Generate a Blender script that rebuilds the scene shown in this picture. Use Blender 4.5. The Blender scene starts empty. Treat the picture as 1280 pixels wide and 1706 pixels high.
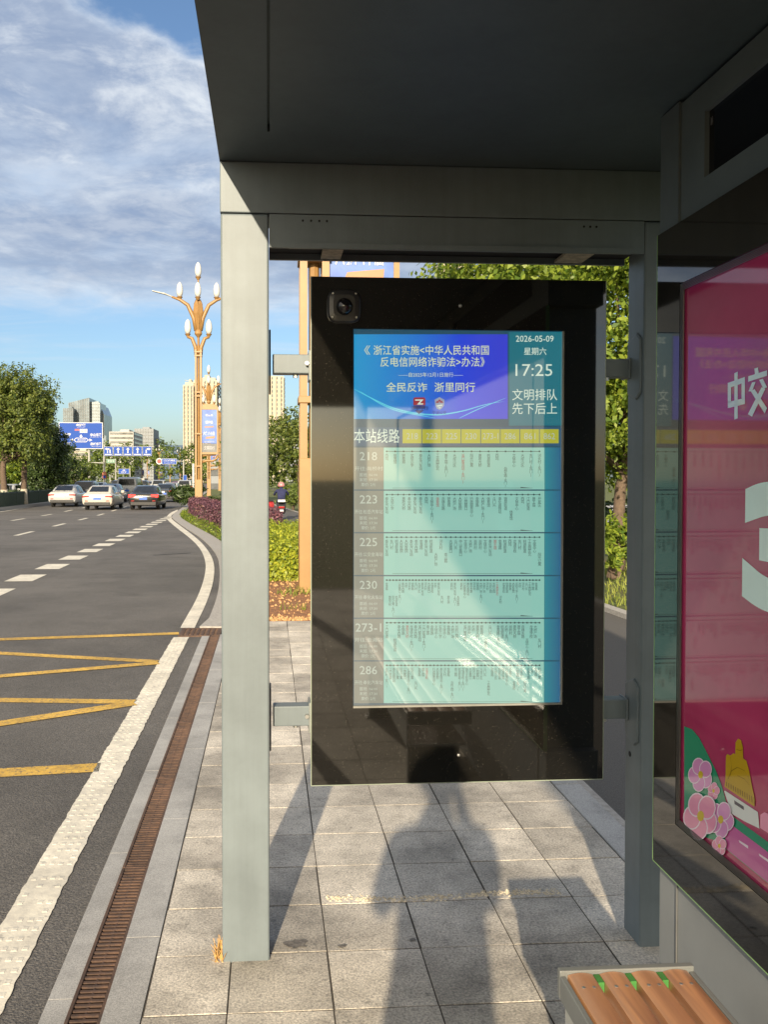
import bpy, bmesh, math, random
from mathutils import Vector, Euler, Matrix
import numpy as np

RAD = math.radians
sc = bpy.context.scene
C = sc.collection
rnd = random.Random(7)

# ------------------------------------------------------------------ camera
F_PX, CX, CY = 1440.0, 542.0, 825.0          # focal length and principal point of the (cropped) 1280x1706 photograph
EYE = Vector((0, 0, 1.5))
CAM_ROT = Euler((RAD(90 - 1.18), 0, RAD(-3.73)))
cam_data = bpy.data.cameras.new("camera")
cam = bpy.data.objects.new("camera", cam_data)
C.objects.link(cam)
cam.location = EYE
cam.rotation_euler = CAM_ROT
cam_data.sensor_width = 36
cam_data.lens = 36 * F_PX / 1706
cam_data.shift_x = (640 - CX) / 1706
cam_data.shift_y = -(853 - CY) / 1706
cam_data.clip_start = 0.02
cam_data.clip_end = 9000
sc.camera = cam

# ------------------------------------------------------------------ sky, sun, exposure
SUN_AZ, SUN_EL = 11.6, 18.5                    # light travels away from the camera, a little to the right
world = bpy.data.worlds.new("World")
sc.world = world
world.use_nodes = True


def build_sky():
    nt = world.node_tree
    N, L = nt.nodes, nt.links
    bg = N['Background']
    bg.inputs['Strength'].default_value = 0.066

    def math_n(op, a, b=None, clamp=False):
        n = N.new('ShaderNodeMath'); n.operation = op; n.use_clamp = clamp
        for i, v in enumerate((a, b)):
            if v is None: continue
            if isinstance(v, (int, float)): n.inputs[i].default_value = v
            else: L.new(v, n.inputs[i])
        return n.outputs[0]

    def ramp(v, a, b, lo=0.0, hi=1.0):
        n = N.new('ShaderNodeMapRange'); n.interpolation_type = 'SMOOTHSTEP'
        L.new(v, n.inputs['Value'])
        n.inputs['From Min'].default_value = a; n.inputs['From Max'].default_value = b
        n.inputs['To Min'].default_value = lo; n.inputs['To Max'].default_value = hi
        return n.outputs['Result']

    def mixc(fac, a, b):
        n = N.new('ShaderNodeMix'); n.data_type = 'RGBA'
        if isinstance(fac, (int, float)): n.inputs['Factor'].default_value = fac
        else: L.new(fac, n.inputs['Factor'])
        for s, v in (('A', a), ('B', b)):
            k = [i for i in n.inputs if i.name == s and i.type == 'RGBA'][0]
            if isinstance(v, tuple): k.default_value = v + (1,)
            else: L.new(v, k)
        return [o for o in n.outputs if o.type == 'RGBA'][0]

    tc = N.new('ShaderNodeTexCoord')
    sky = N.new('ShaderNodeTexSky'); sky.sky_type = 'NISHITA'; sky.sun_disc = False
    sky.sun_elevation = RAD(SUN_EL); sky.sun_rotation = RAD(180 + SUN_AZ)
    sky.air_density = 1.0; sky.dust_density = 1.5; sky.ozone_density = 2.0
    sep = N.new('ShaderNodeSeparateXYZ'); L.new(tc.outputs['Generated'], sep.inputs[0])
    z = math_n('MAXIMUM', sep.outputs[2], 0.0)
    zc = math_n('ADD', z, 0.10)
    comb = N.new('ShaderNodeCombineXYZ')
    L.new(math_n('DIVIDE', sep.outputs[0], zc), comb.inputs[0])
    L.new(math_n('DIVIDE', sep.outputs[1], zc), comb.inputs[1])

    def noise(scale, detail, rough, dist=0.0, off=(0, 0, 0), sxyz=(1, 1, 1)):
        mp = N.new('ShaderNodeMapping'); L.new(comb.outputs[0], mp.inputs[0])
        mp.inputs['Location'].default_value = off; mp.inputs['Scale'].default_value = sxyz
        n = N.new('ShaderNodeTexNoise'); n.inputs['Scale'].default_value = scale
        n.inputs['Detail'].default_value = detail; n.inputs['Roughness'].default_value = rough
        n.inputs['Distortion'].default_value = dist
        L.new(mp.outputs[0], n.inputs['Vector'])
        return n.outputs['Fac']
    big = noise(0.9, 9, 0.56, 0.25, (3.1, 1.7, 0))
    fine = noise(3.2, 8, 0.62, 0.3, (0.4, 5.2, 0))
    soft = noise(1.7, 4, 0.5, 0.0, (8.4, 2.2, 0), (1, 2.2, 1))
    # more cloud higher up, clear pale band over the horizon
    bias = ramp(z, 0.13, 0.24, -0.40, 0.40)
    # a hole of open blue high up in the sheet
    gap = N.new('ShaderNodeVectorMath'); gap.operation = 'DOT_PRODUCT'
    L.new(tc.outputs['Generated'], gap.inputs[0])
    GAP = Vector(((260 - CX) / F_PX, -(-70 - CY) / F_PX, -1)).normalized()
    GAP.rotate(CAM_ROT)
    gap.inputs[1].default_value = GAP
    hole = ramp(math_n('ADD', gap.outputs['Value'], math_n('MULTIPLY', math_n('SUBTRACT', big, 0.5), 0.045)), math.cos(RAD(7.5)), math.cos(RAD(3.0)), 0.0, 0.8)
    mix = math_n('ADD', math_n('MULTIPLY', big, 0.75), math_n('MULTIPLY', fine, 0.25))
    cov = math_n('SUBTRACT', math_n('ADD', mix, bias), hole)
    puff = noise(4.2, 10, 0.64, 0.25, (2.2, 6.1, 0))
    dens = ramp(math_n('ADD', cov, math_n('MULTIPLY', math_n('SUBTRACT', puff, 0.5), 0.35)), 0.36, 0.90)
    wisps = ramp(noise(1.1, 7, 0.6, 0.5, (1.0, 9.0, 0), (0.55, 1.9, 1)), 0.46, 0.76, 0.0, 0.75)
    wisps = math_n('MULTIPLY', wisps, ramp(z, 0.07, 0.17))
    dens = math_n('MAXIMUM', dens, wisps)
    thick = ramp(math_n('ADD', cov, math_n('MULTIPLY', math_n('SUBTRACT', fine, 0.5), 0.55)), 0.55, 0.92)
    bright = mixc(soft, (5.6, 6.3, 7.3), (7.6, 8.0, 8.4))
    shade = mixc(soft, (2.4, 3.2, 4.8), (3.0, 3.8, 5.3))
    shade = mixc(ramp(z, 0.16, 0.30, 0.55, 0.0), shade, (4.2, 5.2, 6.6))
    thick = math_n('SUBTRACT', thick, math_n('MULTIPLY', ramp(math_n('ADD', math_n('MULTIPLY', puff, 0.6), math_n('MULTIPLY', fine, 0.4)), 0.47, 0.62), ramp(z, 0.2, 0.42, 0.3, 0.8)), True)
    cloud = mixc(thick, bright, shade)
    tint = N.new('ShaderNodeMix'); tint.data_type = 'RGBA'; tint.blend_type = 'MULTIPLY'
    tint.inputs['Factor'].default_value = 1
    cin = [i for i in tint.inputs if i.type == 'RGBA']
    L.new(sky.outputs[0], cin[0]); cin[1].default_value = (1.15, 1.26, 1.37, 1)
    base = [o for o in tint.outputs if o.type == 'RGBA'][0]
    # clouds on the sun's side of the sky are lit brighter and warmer
    sd = N.new('ShaderNodeVectorMath'); sd.operation = 'DOT_PRODUCT'; L.new(tc.outputs['Generated'], sd.inputs[0])
    sd.inputs[1].default_value = (-math.sin(RAD(SUN_AZ)) * math.cos(RAD(SUN_EL)), -math.cos(RAD(SUN_AZ)) * math.cos(RAD(SUN_EL)), math.sin(RAD(SUN_EL)))
    sunny = ramp(sd.outputs['Value'], 0.0, 1.0)
    cloud = mixc(sunny, cloud, (13.0, 11.5, 9.5))
    L.new(mixc(dens, base, cloud), bg.inputs['Color'])


build_sky()
sun_data = bpy.data.lights.new("sun", 'SUN')
sun_data.energy = 5.0
sun_data.angle = RAD(0.6)
sun_data.color = (1.0, 0.84, 0.62)
sun = bpy.data.objects.new("sun", sun_data)
C.objects.link(sun)
SUN_DIR = Vector((math.sin(RAD(SUN_AZ)) * math.cos(RAD(SUN_EL)), math.cos(RAD(SUN_AZ)) * math.cos(RAD(SUN_EL)), -math.sin(RAD(SUN_EL))))
sun.rotation_euler = SUN_DIR.to_track_quat('-Z', 'Y').to_euler()
sun.location = (-20, -60, 40)
sc.view_settings.view_transform = 'Standard'
sc.view_settings.look = 'None'
sc.view_settings.exposure = 0.8
sc.view_settings.gamma = 1
sc.view_settings.use_curve_mapping = False
sc.cycles.max_bounces = 8
sc.cycles.transparent_max_bounces = 12
sc.cycles.caustics_reflective = False
sc.cycles.caustics_refractive = False
sc.cycles.sample_clamp_indirect = 6


# ------------------------------------------------------------------ measuring helpers (photo pixel -> place)
def gz(y):
    """height of the ground: level at the stop, then falling gently along the street"""
    if y < 9: return 0.0
    if y < 45: return -0.011 * (y - 9)
    return -0.396 - 0.001 * (y - 45)


def ray(px, py):
    d = Vector(((px - CX) / F_PX, -(py - CY) / F_PX, -1.0)); d.rotate(CAM_ROT); return d


def at_y(px, py, y):
    d = ray(px, py); return EYE + d * (y / d.y)


def at_x(px, py, x):
    d = ray(px, py); return EYE + d * (x / d.x)


def on_ground(px, py, dz=0.0):
    d = ray(px, py); t = 3.0
    for _ in range(200): t = .5 * t + .5 * (gz(d.y * t) + dz - EYE.z) / d.z
    return EYE + d * t


# ------------------------------------------------------------------ materials
def srgb(r, g, b):
    f = lambda c: (c / 255 / 12.92) if c / 255 <= .04045 else ((c / 255 + .055) / 1.055) ** 2.4
    return (f(r), f(g), f(b))


def pmat(name, col, rough=.5, metal=0.0, var=.12, scale=8.0, bump=0.0, bscale=60.0, spec=.5, col2=None, ior=1.5,
         emit=None, es=1.0, island=0.0, detail=6, coat=0.0, spots=None, dust=None, stain=None, streak=0, bdist=.004):
    m = bpy.data.materials.new(name); m.use_nodes = True
    nt = m.node_tree; N, L = nt.nodes, nt.links
    p = N['Principled BSDF']
    p.inputs['Roughness'].default_value = rough
    p.inputs['Metallic'].default_value = metal
    p.inputs['Specular IOR Level'].default_value = spec
    p.inputs['IOR'].default_value = ior
    if coat: p.inputs['Coat Weight'].default_value = coat; p.inputs['Coat Roughness'].default_value = .04
    tc = N.new('ShaderNodeTexCoord')
    nz = N.new('ShaderNodeTexNoise'); nz.inputs['Scale'].default_value = scale
    nz.inputs['Detail'].default_value = detail; nz.inputs['Roughness'].default_value = .62
    L.new(tc.outputs['Object'], nz.inputs['Vector'])
    cr = N.new('ShaderNodeValToRGB')
    c2 = col2 or tuple(c * (1 - var * 2) for c in col)
    c1 = col if col2 else tuple(min(1, c * (1 + var)) for c in col)
    cr.color_ramp.elements[0].position = .34; cr.color_ramp.elements[1].position = .66
    cr.color_ramp.elements[0].color = c2 + (1,); cr.color_ramp.elements[1].color = c1 + (1,)
    L.new(nz.outputs['Fac'], cr.inputs['Fac'])
    out = cr.outputs['Color']
    if island:
        g = N.new('ShaderNodeNewGeometry'); mr = N.new('ShaderNodeMapRange')
        mr.inputs['To Min'].default_value = 1 - island; mr.inputs['To Max'].default_value = 1 + island
        L.new(g.outputs['Random Per Island'], mr.inputs['Value'])
        mx = N.new('ShaderNodeMix'); mx.data_type = 'RGBA'; mx.blend_type = 'MULTIPLY'; mx.inputs['Factor'].default_value = 1
        ci = [i for i in mx.inputs if i.type == 'RGBA']
        L.new(out, ci[0]); L.new(mr.outputs['Result'], ci[1])
        out = [o for o in mx.outputs if o.type == 'RGBA'][0]
    if spots:                                   # (colour, scale, threshold, amount): specks of a second colour
        sn = N.new('ShaderNodeTexNoise'); sn.inputs['Scale'].default_value = spots[1]; sn.inputs['Detail'].default_value = 3
        L.new(tc.outputs['Object'], sn.inputs['Vector'])
        mr = N.new('ShaderNodeMapRange'); mr.inputs['From Min'].default_value = spots[2]; mr.inputs['From Max'].default_value = spots[2] + .06
        mr.inputs['To Max'].default_value = spots[3]
        L.new(sn.outputs['Fac'], mr.inputs['Value'])
        mx = N.new('ShaderNodeMix'); mx.data_type = 'RGBA'
        ci = [i for i in mx.inputs if i.type == 'RGBA']
        L.new(mr.outputs['Result'], mx.inputs['Factor']); L.new(out, ci[0]); ci[1].default_value = spots[0] + (1,)
        out = [o for o in mx.outputs if o.type == 'RGBA'][0]
    def mult(out, vec, sc_, lo, hi, amount, detail_=5):
        sn = N.new('ShaderNodeTexNoise'); sn.inputs['Scale'].default_value = sc_; sn.inputs['Detail'].default_value = detail_; sn.inputs['Roughness'].default_value = .65
        L.new(vec, sn.inputs['Vector'])
        mr = N.new('ShaderNodeMapRange'); mr.inputs['From Min'].default_value = lo; mr.inputs['From Max'].default_value = hi
        mr.inputs['To Min'].default_value = 1 - amount; mr.inputs['To Max'].default_value = 1 + amount * .4
        L.new(sn.outputs['Fac'], mr.inputs['Value'])
        mx = N.new('ShaderNodeMix'); mx.data_type = 'RGBA'; mx.blend_type = 'MULTIPLY'; mx.inputs['Factor'].default_value = 1
        ci = [i for i in mx.inputs if i.type == 'RGBA']
        L.new(out, ci[0]); L.new(mr.outputs['Result'], ci[1])
        return [o for o in mx.outputs if o.type == 'RGBA'][0]
    if stain:                                   # (scale, amount): broad blotches of dirt and wear
        out = mult(out, tc.outputs['Object'], stain[0], .36, .62, stain[1])
        out = mult(out, tc.outputs['Object'], stain[0] * 4.7, .30, .50, stain[1] * .55)
    if streak:                                  # dirt that has run down
        mpp = N.new('ShaderNodeMapping'); mpp.inputs['Scale'].default_value = (34, 34, 1.1); L.new(tc.outputs['Object'], mpp.inputs[0])
        out = mult(out, mpp.outputs[0], 1.0, .32, .62, streak)
    if dust:                                    # (colour, scale, size, amount): separate specks, some bigger than others
        vn = N.new('ShaderNodeTexVoronoi'); vn.inputs['Scale'].default_value = dust[1]; L.new(tc.outputs['Object'], vn.inputs['Vector'])
        sx = N.new('ShaderNodeSeparateColor'); L.new(vn.outputs['Color'], sx.inputs[0])
        th = N.new('ShaderNodeMath'); th.operation = 'POWER'; L.new(sx.outputs[0], th.inputs[0]); th.inputs[1].default_value = 2.5
        rd = N.new('ShaderNodeMath'); rd.operation = 'MULTIPLY'; L.new(th.outputs[0], rd.inputs[0]); rd.inputs[1].default_value = dust[2] * 2
        lt = N.new('ShaderNodeMath'); lt.operation = 'LESS_THAN'; L.new(vn.outputs['Distance'], lt.inputs[0]); L.new(rd.outputs[0], lt.inputs[1])
        am = N.new('ShaderNodeMath'); am.operation = 'MULTIPLY'; L.new(lt.outputs[0], am.inputs[0]); am.inputs[1].default_value = dust[3]
        mx = N.new('ShaderNodeMix'); mx.data_type = 'RGBA'
        ci = [i for i in mx.inputs if i.type == 'RGBA']
        L.new(am.outputs[0], mx.inputs['Factor']); L.new(out, ci[0]); ci[1].default_value = dust[0] + (1,)
        out = [o for o in mx.outputs if o.type == 'RGBA'][0]
    L.new(out, p.inputs['Base Color'])
    if bump:
        bn = N.new('ShaderNodeTexNoise'); bn.inputs['Scale'].default_value = bscale; bn.inputs['Detail'].default_value = 5
        L.new(tc.outputs['Object'], bn.inputs['Vector'])
        b = N.new('ShaderNodeBump'); b.inputs['Strength'].default_value = bump; b.inputs['Distance'].default_value = bdist
        L.new(bn.outputs['Fac'], b.inputs['Height']); L.new(b.outputs['Normal'], p.inputs['Normal'])
    if emit:
        p.inputs['Emission Color'].default_value = emit + (1,); p.inputs['Emission Strength'].default_value = es
    return m


def leaf_mat(name, dark, light, trans=.35, rough=.5):
    m = bpy.data.materials.new(name); m.use_nodes = True
    nt = m.node_tree; N, L = nt.nodes, nt.links
    p = N['Principled BSDF']; p.inputs['Roughness'].default_value = rough
    g = N.new('ShaderNodeNewGeometry')
    cr = N.new('ShaderNodeValToRGB')
    cr.color_ramp.elements[0].color = dark + (1,); cr.color_ramp.elements[1].color = light + (1,)
    L.new(g.outputs['Random Per Island'], cr.inputs['Fac'])
    L.new(cr.outputs['Color'], p.inputs['Base Color'])
    t = N.new('ShaderNodeBsdfTranslucent')
    L.new(cr.outputs['Color'], t.inputs['Color'])
    mx = N.new('ShaderNodeMixShader'); mx.inputs[0].default_value = trans
    L.new(p.outputs[0], mx.inputs[1]); L.new(t.outputs[0], mx.inputs[2])
    L.new(mx.outputs[0], N['Material Output'].inputs['Surface'])
    return m


def screen_mat(name, stops, axis='X', es=1.0, rough=.03, ior=1.85):
    """a lit display area (or printed sheet) behind glass: colour runs along one axis of the object's own coordinates"""
    m = bpy.data.materials.new(name); m.use_nodes = True
    nt = m.node_tree; N, L = nt.nodes, nt.links
    p = N['Principled BSDF']; p.inputs['Roughness'].default_value = rough; p.inputs['IOR'].default_value = ior
    p.inputs['Base Color'].default_value = (.075, .075, .066, 1)
    if len(stops) == 1:
        p.inputs['Emission Color'].default_value = stops[0][1] + (1,)
    else:
        tc = N.new('ShaderNodeTexCoord'); sp = N.new('ShaderNodeSeparateXYZ')
        L.new(tc.outputs['Object'], sp.inputs[0])
        mr = N.new('ShaderNodeMapRange'); mr.inputs['From Min'].default_value = stops[0][0]; mr.inputs['From Max'].default_value = stops[-1][0]
        L.new(sp.outputs[axis], mr.inputs['Value'])
        cr = N.new('ShaderNodeValToRGB')
        lo, hi = stops[0][0], stops[-1][0]
        while len(cr.color_ramp.elements) < len(stops): cr.color_ramp.elements.new(.5)
        for e, (s, c) in zip(cr.color_ramp.elements, stops):
            e.position = (s - lo) / (hi - lo); e.color = c + (1,)
        L.new(mr.outputs['Result'], cr.inputs['Fac']); L.new(cr.outputs['Color'], p.inputs['Emission Color'])
    p.inputs['Emission Strength'].default_value = es * .62
    return m


# ------------------------------------------------------------------ mesh helpers
class MB:
    def __init__(s): s.v, s.f, s.m = [], [], []

    def add(s, vs, fs, mi=0):
        o = len(s.v)
        s.v += [tuple(v) for v in vs]
        s.f += [tuple(i + o for i in f) for f in fs]
        s.m += [mi] * len(fs)
        return s

    def box(s, x0, x1, y0, y1, z0, z1, mi=0):
        return s.add([(x0, y0, z0), (x1, y0, z0), (x1, y1, z0), (x0, y1, z0), (x0, y0, z1), (x1, y0, z1), (x1, y1, z1), (x0, y1, z1)],
                     [(0, 3, 2, 1), (4, 5, 6, 7), (0, 1, 5, 4), (1, 2, 6, 5), (2, 3, 7, 6), (3, 0, 4, 7)], mi)

    def cbox(s, x0, x1, y0, y1, z0, z1, c=.004, mi=0):
        """box whose top edges are chamfered by c"""
        return s.add([(x0, y0, z0), (x1, y0, z0), (x1, y1, z0), (x0, y1, z0),
                      (x0, y0, z1 - c), (x1, y0, z1 - c), (x1, y1, z1 - c), (x0, y1, z1 - c),
                      (x0 + c, y0 + c, z1), (x1 - c, y0 + c, z1), (x1 - c, y1 - c, z1), (x0 + c, y1 - c, z1)],
                     [(0, 3, 2, 1), (0, 1, 5, 4), (1, 2, 6, 5), (2, 3, 7, 6), (3, 0, 4, 7),
                      (4, 5, 9, 8), (5, 6, 10, 9), (6, 7, 11, 10), (7, 4, 8, 11), (8, 9, 10, 11)], mi)

    def poly(s, pts, mi=0): return s.add(pts, [tuple(range(len(pts)))], mi)

    def prism(s, pts, vec, mi=0):
        n = len(pts); vec = Vector(vec)
        vs = [Vector(p) for p in pts]; vs += [v + vec for v in vs]
        fs = [tuple(range(n)), tuple(range(2 * n - 1, n - 1, -1))] + [(i, i + n, (i + 1) % n + n, (i + 1) % n) for i in range(n)]
        return s.add(vs, fs, mi)

    def tube(s, pts, r, n=8, mi=0, caps=True):
        pts = [Vector(p) for p in pts]
        rs = r if isinstance(r, (list, tuple)) else [r] * len(pts)
        vs, fs = [], []
        prev = None
        for i, p in enumerate(pts):
            t = (pts[min(i + 1, len(pts) - 1)] - pts[max(i - 1, 0)]).normalized()
            if prev is None:
                a = Vector((0, 0, 1)) if abs(t.z) < .9 else Vector((1, 0, 0))
                u = t.cross(a).normalized()
            else:
                u = (prev - t * prev.dot(t)).normalized()
            prev = u; w = t.cross(u)
            for k in range(n):
                an = 2 * math.pi * k / n
                vs.append(p + (u * math.cos(an) + w * math.sin(an)) * rs[i])
        for i in range(len(pts) - 1):
            for k in range(n):
                fs.append((i * n + k, i * n + (k + 1) % n, (i + 1) * n + (k + 1) % n, (i + 1) * n + k))
        if caps:
            fs.append(tuple(range(n - 1, -1, -1))); fs.append(tuple((len(pts) - 1) * n + k for k in range(n)))
        return s.add(vs, fs, mi)

    def lathe(s, prof, c, n=16, mi=0, axis='Z'):
        vs, fs = [], []
        for r, h in prof:
            for k in range(n):
                a = 2 * math.pi * k / n
                p = (r * math.cos(a), r * math.sin(a), h)
                if axis == 'Y': p = (p[0], h, p[1])
                if axis == 'X': p = (h, p[0], p[1])
                vs.append((p[0] + c[0], p[1] + c[1], p[2] + c[2]))
        for i in range(len(prof) - 1):
            for k in range(n): fs.append((i * n + k, i * n + (k + 1) % n, (i + 1) * n + (k + 1) % n, (i + 1) * n + k))
        fs.append(tuple(range(n - 1, -1, -1))); fs.append(tuple((len(prof) - 1) * n + k for k in range(n)))
        return s.add(vs, fs, mi)

    def loft(s, rings, mi=0, caps=True):
        n = len(rings[0]); vs = [p for r in rings for p in r]; fs = []
        for i in range(len(rings) - 1):
            for k in range(n): fs.append((i * n + k, i * n + (k + 1) % n, (i + 1) * n + (k + 1) % n, (i + 1) * n + k))
        if caps:
            fs.append(tuple(range(n - 1, -1, -1))); fs.append(tuple((len(rings) - 1) * n + k for k in range(n)))
        return s.add(vs, fs, mi)

    def ribbon(s, left, right, mi=0):
        n = len(left)
        return s.add(list(left) + list(right), [(i, i + 1, n + i + 1, n + i) for i in range(n - 1)], mi)

    def build(s, name, mats, parent=None, local=False, smooth=False, bevel=0, fix=True, origin=None, segs=2):
        me = bpy.data.meshes.new(name)
        if not isinstance(mats, (list, tuple)): mats = [mats]
        vs = s.v
        if parent is not None and not local:
            o = parent.location
            if parent.parent: o = o + parent.parent.location
            off = Vector(o)
        elif parent is None and origin is None and not local:
            a = np.array(vs); lo, hi = a.min(0), a.max(0)
            off = Vector(((lo[0] + hi[0]) / 2, (lo[1] + hi[1]) / 2, lo[2]))
        else:
            off = Vector(origin) if origin is not None else Vector((0, 0, 0))
        vs = (np.array(vs) - np.array(off)).tolist()
        me.from_pydata(vs, [], s.f)
        for m in mats: me.materials.append(m)
        if len(mats) > 1: me.polygons.foreach_set('material_index', s.m)
        if fix:
            bm = bmesh.new(); bm.from_mesh(me); bmesh.ops.recalc_face_normals(bm, faces=bm.faces); bm.to_mesh(me); bm.free()
        if smooth: me.polygons.foreach_set('use_smooth', [True] * len(me.polygons))
        me.update()
        ob = bpy.data.objects.new(name, me); C.objects.link(ob)
        if parent is not None: ob.parent = parent
        elif not local: ob.location = off
        if bevel:
            b = ob.modifiers.new('bevel', 'BEVEL'); b.width = bevel; b.segments = segs; b.limit_method = 'ANGLE'; b.angle_limit = RAD(40)
            b.harden_normals = False
        return ob


def tag(o, label, cat, group=None):
    o['label'] = label; o['category'] = cat
    if group: o['group'] = group
    return o


def kind(o, k): o['kind'] = k; return o


def thing(name, label, cat, loc=(0, 0, 0), rz=0.0, group=None):
    o = bpy.data.objects.new(name, None); C.objects.link(o)
    o.empty_display_size = .2; o.location = loc; o.rotation_euler = (0, 0, rz)
    return tag(o, label, cat, group)


def copy_tree(o, loc, label=None, rz=None):
    r = o.copy(); C.objects.link(r); r.location = loc
    if rz is not None: r.rotation_euler = (0, 0, rz)
    if label: r['label'] = label
    for ch in list(o.children):
        c = ch.copy(); C.objects.link(c); c.parent = r
        for g in list(ch.children):
            d = g.copy(); C.objects.link(d); d.parent = c
    return r


_txt = {}


def glyphs(s, bold=0.0, res=2):
    """2-D outline mesh of a piece of writing, from Blender's built-in font"""
    k = (s, bold, res)
    if k in _txt: return _txt[k]
    cu = bpy.data.curves.new('writing', 'FONT'); cu.body = s; cu.align_x = 'CENTER'; cu.resolution_u = res
    cu.offset = bold; cu.space_line = .82
    ob = bpy.data.objects.new('writing', cu); C.objects.link(ob)
    dg = bpy.context.evaluated_depsgraph_get()
    ev = ob.evaluated_get(dg); me = ev.to_mesh()
    v = np.array([w.co[:2] for w in me.vertices]).reshape(-1, 2); f = [tuple(p.vertices) for p in me.polygons]
    ev.to_mesh_clear(); bpy.data.objects.remove(ob); bpy.data.curves.remove(cu)
    lo, hi = (v.min(0), v.max(0)) if len(v) else (np.zeros(2), np.ones(2))
    _txt[k] = (v, f, lo, hi)
    return _txt[k]


def write(mb, s, x0, x1, y0, y1, fn, mi=0, bold=0.0, res=2):
    """lay writing into the rectangle x0..x1, y0(top)..y1(bottom) of a flat sheet; fn maps sheet coordinates to a point"""
    v, f, lo, hi = glyphs(s, bold, res)
    sz = np.maximum(hi - lo, 1e-6)
    pts = [fn(x0 + (x1 - x0) * (a - lo[0]) / sz[0], y1 + (y0 - y1) * (b - lo[1]) / sz[1]) for a, b in v]
    mb.add(pts, f, mi)


# ---- shared materials
M = {}
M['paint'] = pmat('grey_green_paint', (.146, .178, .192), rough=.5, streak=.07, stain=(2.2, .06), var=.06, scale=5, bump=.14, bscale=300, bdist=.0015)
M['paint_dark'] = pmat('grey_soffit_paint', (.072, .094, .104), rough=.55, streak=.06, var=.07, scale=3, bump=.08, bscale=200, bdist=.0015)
M['steel'] = pmat('bolt_steel', (.42, .42, .40), rough=.35, metal=.8, var=.1)
M['black'] = pmat('black_plastic', (.012, .012, .013), rough=.35, var=.1)
M['dark'] = pmat('dark_void', (.01, .01, .011), rough=.8, var=.2)
M['glassblack'] = pmat('dusty_black_glass', (.0085, .0078, .0064), rough=.035, ior=1.75, var=.3, scale=5, detail=6,
                       col2=(.006, .0055, .0045), dust=((.10, .09, .07), 190, .12, .5))
M['white'] = pmat('white_paint', (.50, .50, .48), rough=.5, var=.04)
M['granite'] = pmat('granite_paving', (.58, .53, .445), rough=.75, var=.2, scale=130, detail=4, island=.2, bump=.5, bscale=220,
                    bdist=.003, col2=(.26, .245, .22), spots=((.12, .115, .105), 45, .61, .4), stain=(1.9, .40))
M['granite_kerb'] = pmat('kerb_granite', (.39, .385, .37), rough=.8, scale=260, detail=3, island=.07, bump=.3, bscale=300, bdist=.002,
                         col2=(.21, .21, .205), stain=(1.6, .25), spots=((.5, .49, .46), 300, .66, .5))
M['asphalt'] = pmat('asphalt', (.15, .14, .128), rough=.85, scale=110, detail=4, bump=1.0, bscale=130, bdist=.008,
                    col2=(.06, .057, .054), spots=((.26, .24, .21), 150, .66, .5), stain=(.45, .28))
M['asphalt_path'] = pmat('path_asphalt', (.11, .105, .098), rough=.9, scale=150, bump=.6, bscale=260, bdist=.004, col2=(.05, .047, .045))
M['roadwhite'] = pmat('road_white', (.68, .64, .53), spots=((.25, .24, .21), 30, .66, .5), stain=(2.5, .16), rough=.7, scale=22, bump=.3, bscale=120, col2=(.52, .49, .42))
M['roadyellow'] = pmat('road_yellow', (.60, .38, .06), rough=.75, scale=30, bump=.4, bscale=150, col2=(.42, .26, .055),
                       spots=((.10, .09, .08), 70, .58, .85), stain=(2, .25))
M['rust'] = pmat('rusty_iron', (.125, .072, .047), rough=.8, scale=26, col2=(.07, .045, .034), stain=(2.2, .3), bump=.4, bscale=160, metal=.2)
M['soil'] = pmat('red_soil', (.33, .15, .06), rough=.95, scale=9, col2=(.20, .10, .05), bump=1, bscale=30, bdist=.05)
M['lawn'] = pmat('lawn_ground', (.085, .12, .025), rough=.95, scale=3, col2=(.12, .12, .035), bump=1, bscale=40, bdist=.05)
M['wood'] = None
M['orange'] = pmat('orange_paint', (.28, .158, .054), rough=.45, var=.05, scale=4)
M['globe'] = pmat('opal_lamp_globe', (.52, .52, .51), rough=.25, var=.02)
M['bark'] = pmat('bark', (.12, .085, .06), rough=.95, scale=18, bump=.8, bscale=40, bdist=.02)
M['limewash'] = pmat('limewashed_bark', (.42, .38, .30), rough=.9, scale=12)
M['signblue'] = pmat('sign_blue', (.001, .05, .30), rough=.6, var=.03, spec=.3)
M['signwhite'] = pmat('sign_white', (.42, .43, .45), rough=.5, var=.02)
M['signred'] = pmat('sign_red', (.28, .015, .015), rough=.4, var=.02)
M['signgreen'] = pmat('sign_green', (.005, .13, .05), rough=.4, var=.02)
M['pole'] = pmat('pale_grey_pole', (.32, .32, .29), rough=.5, var=.05)


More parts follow.
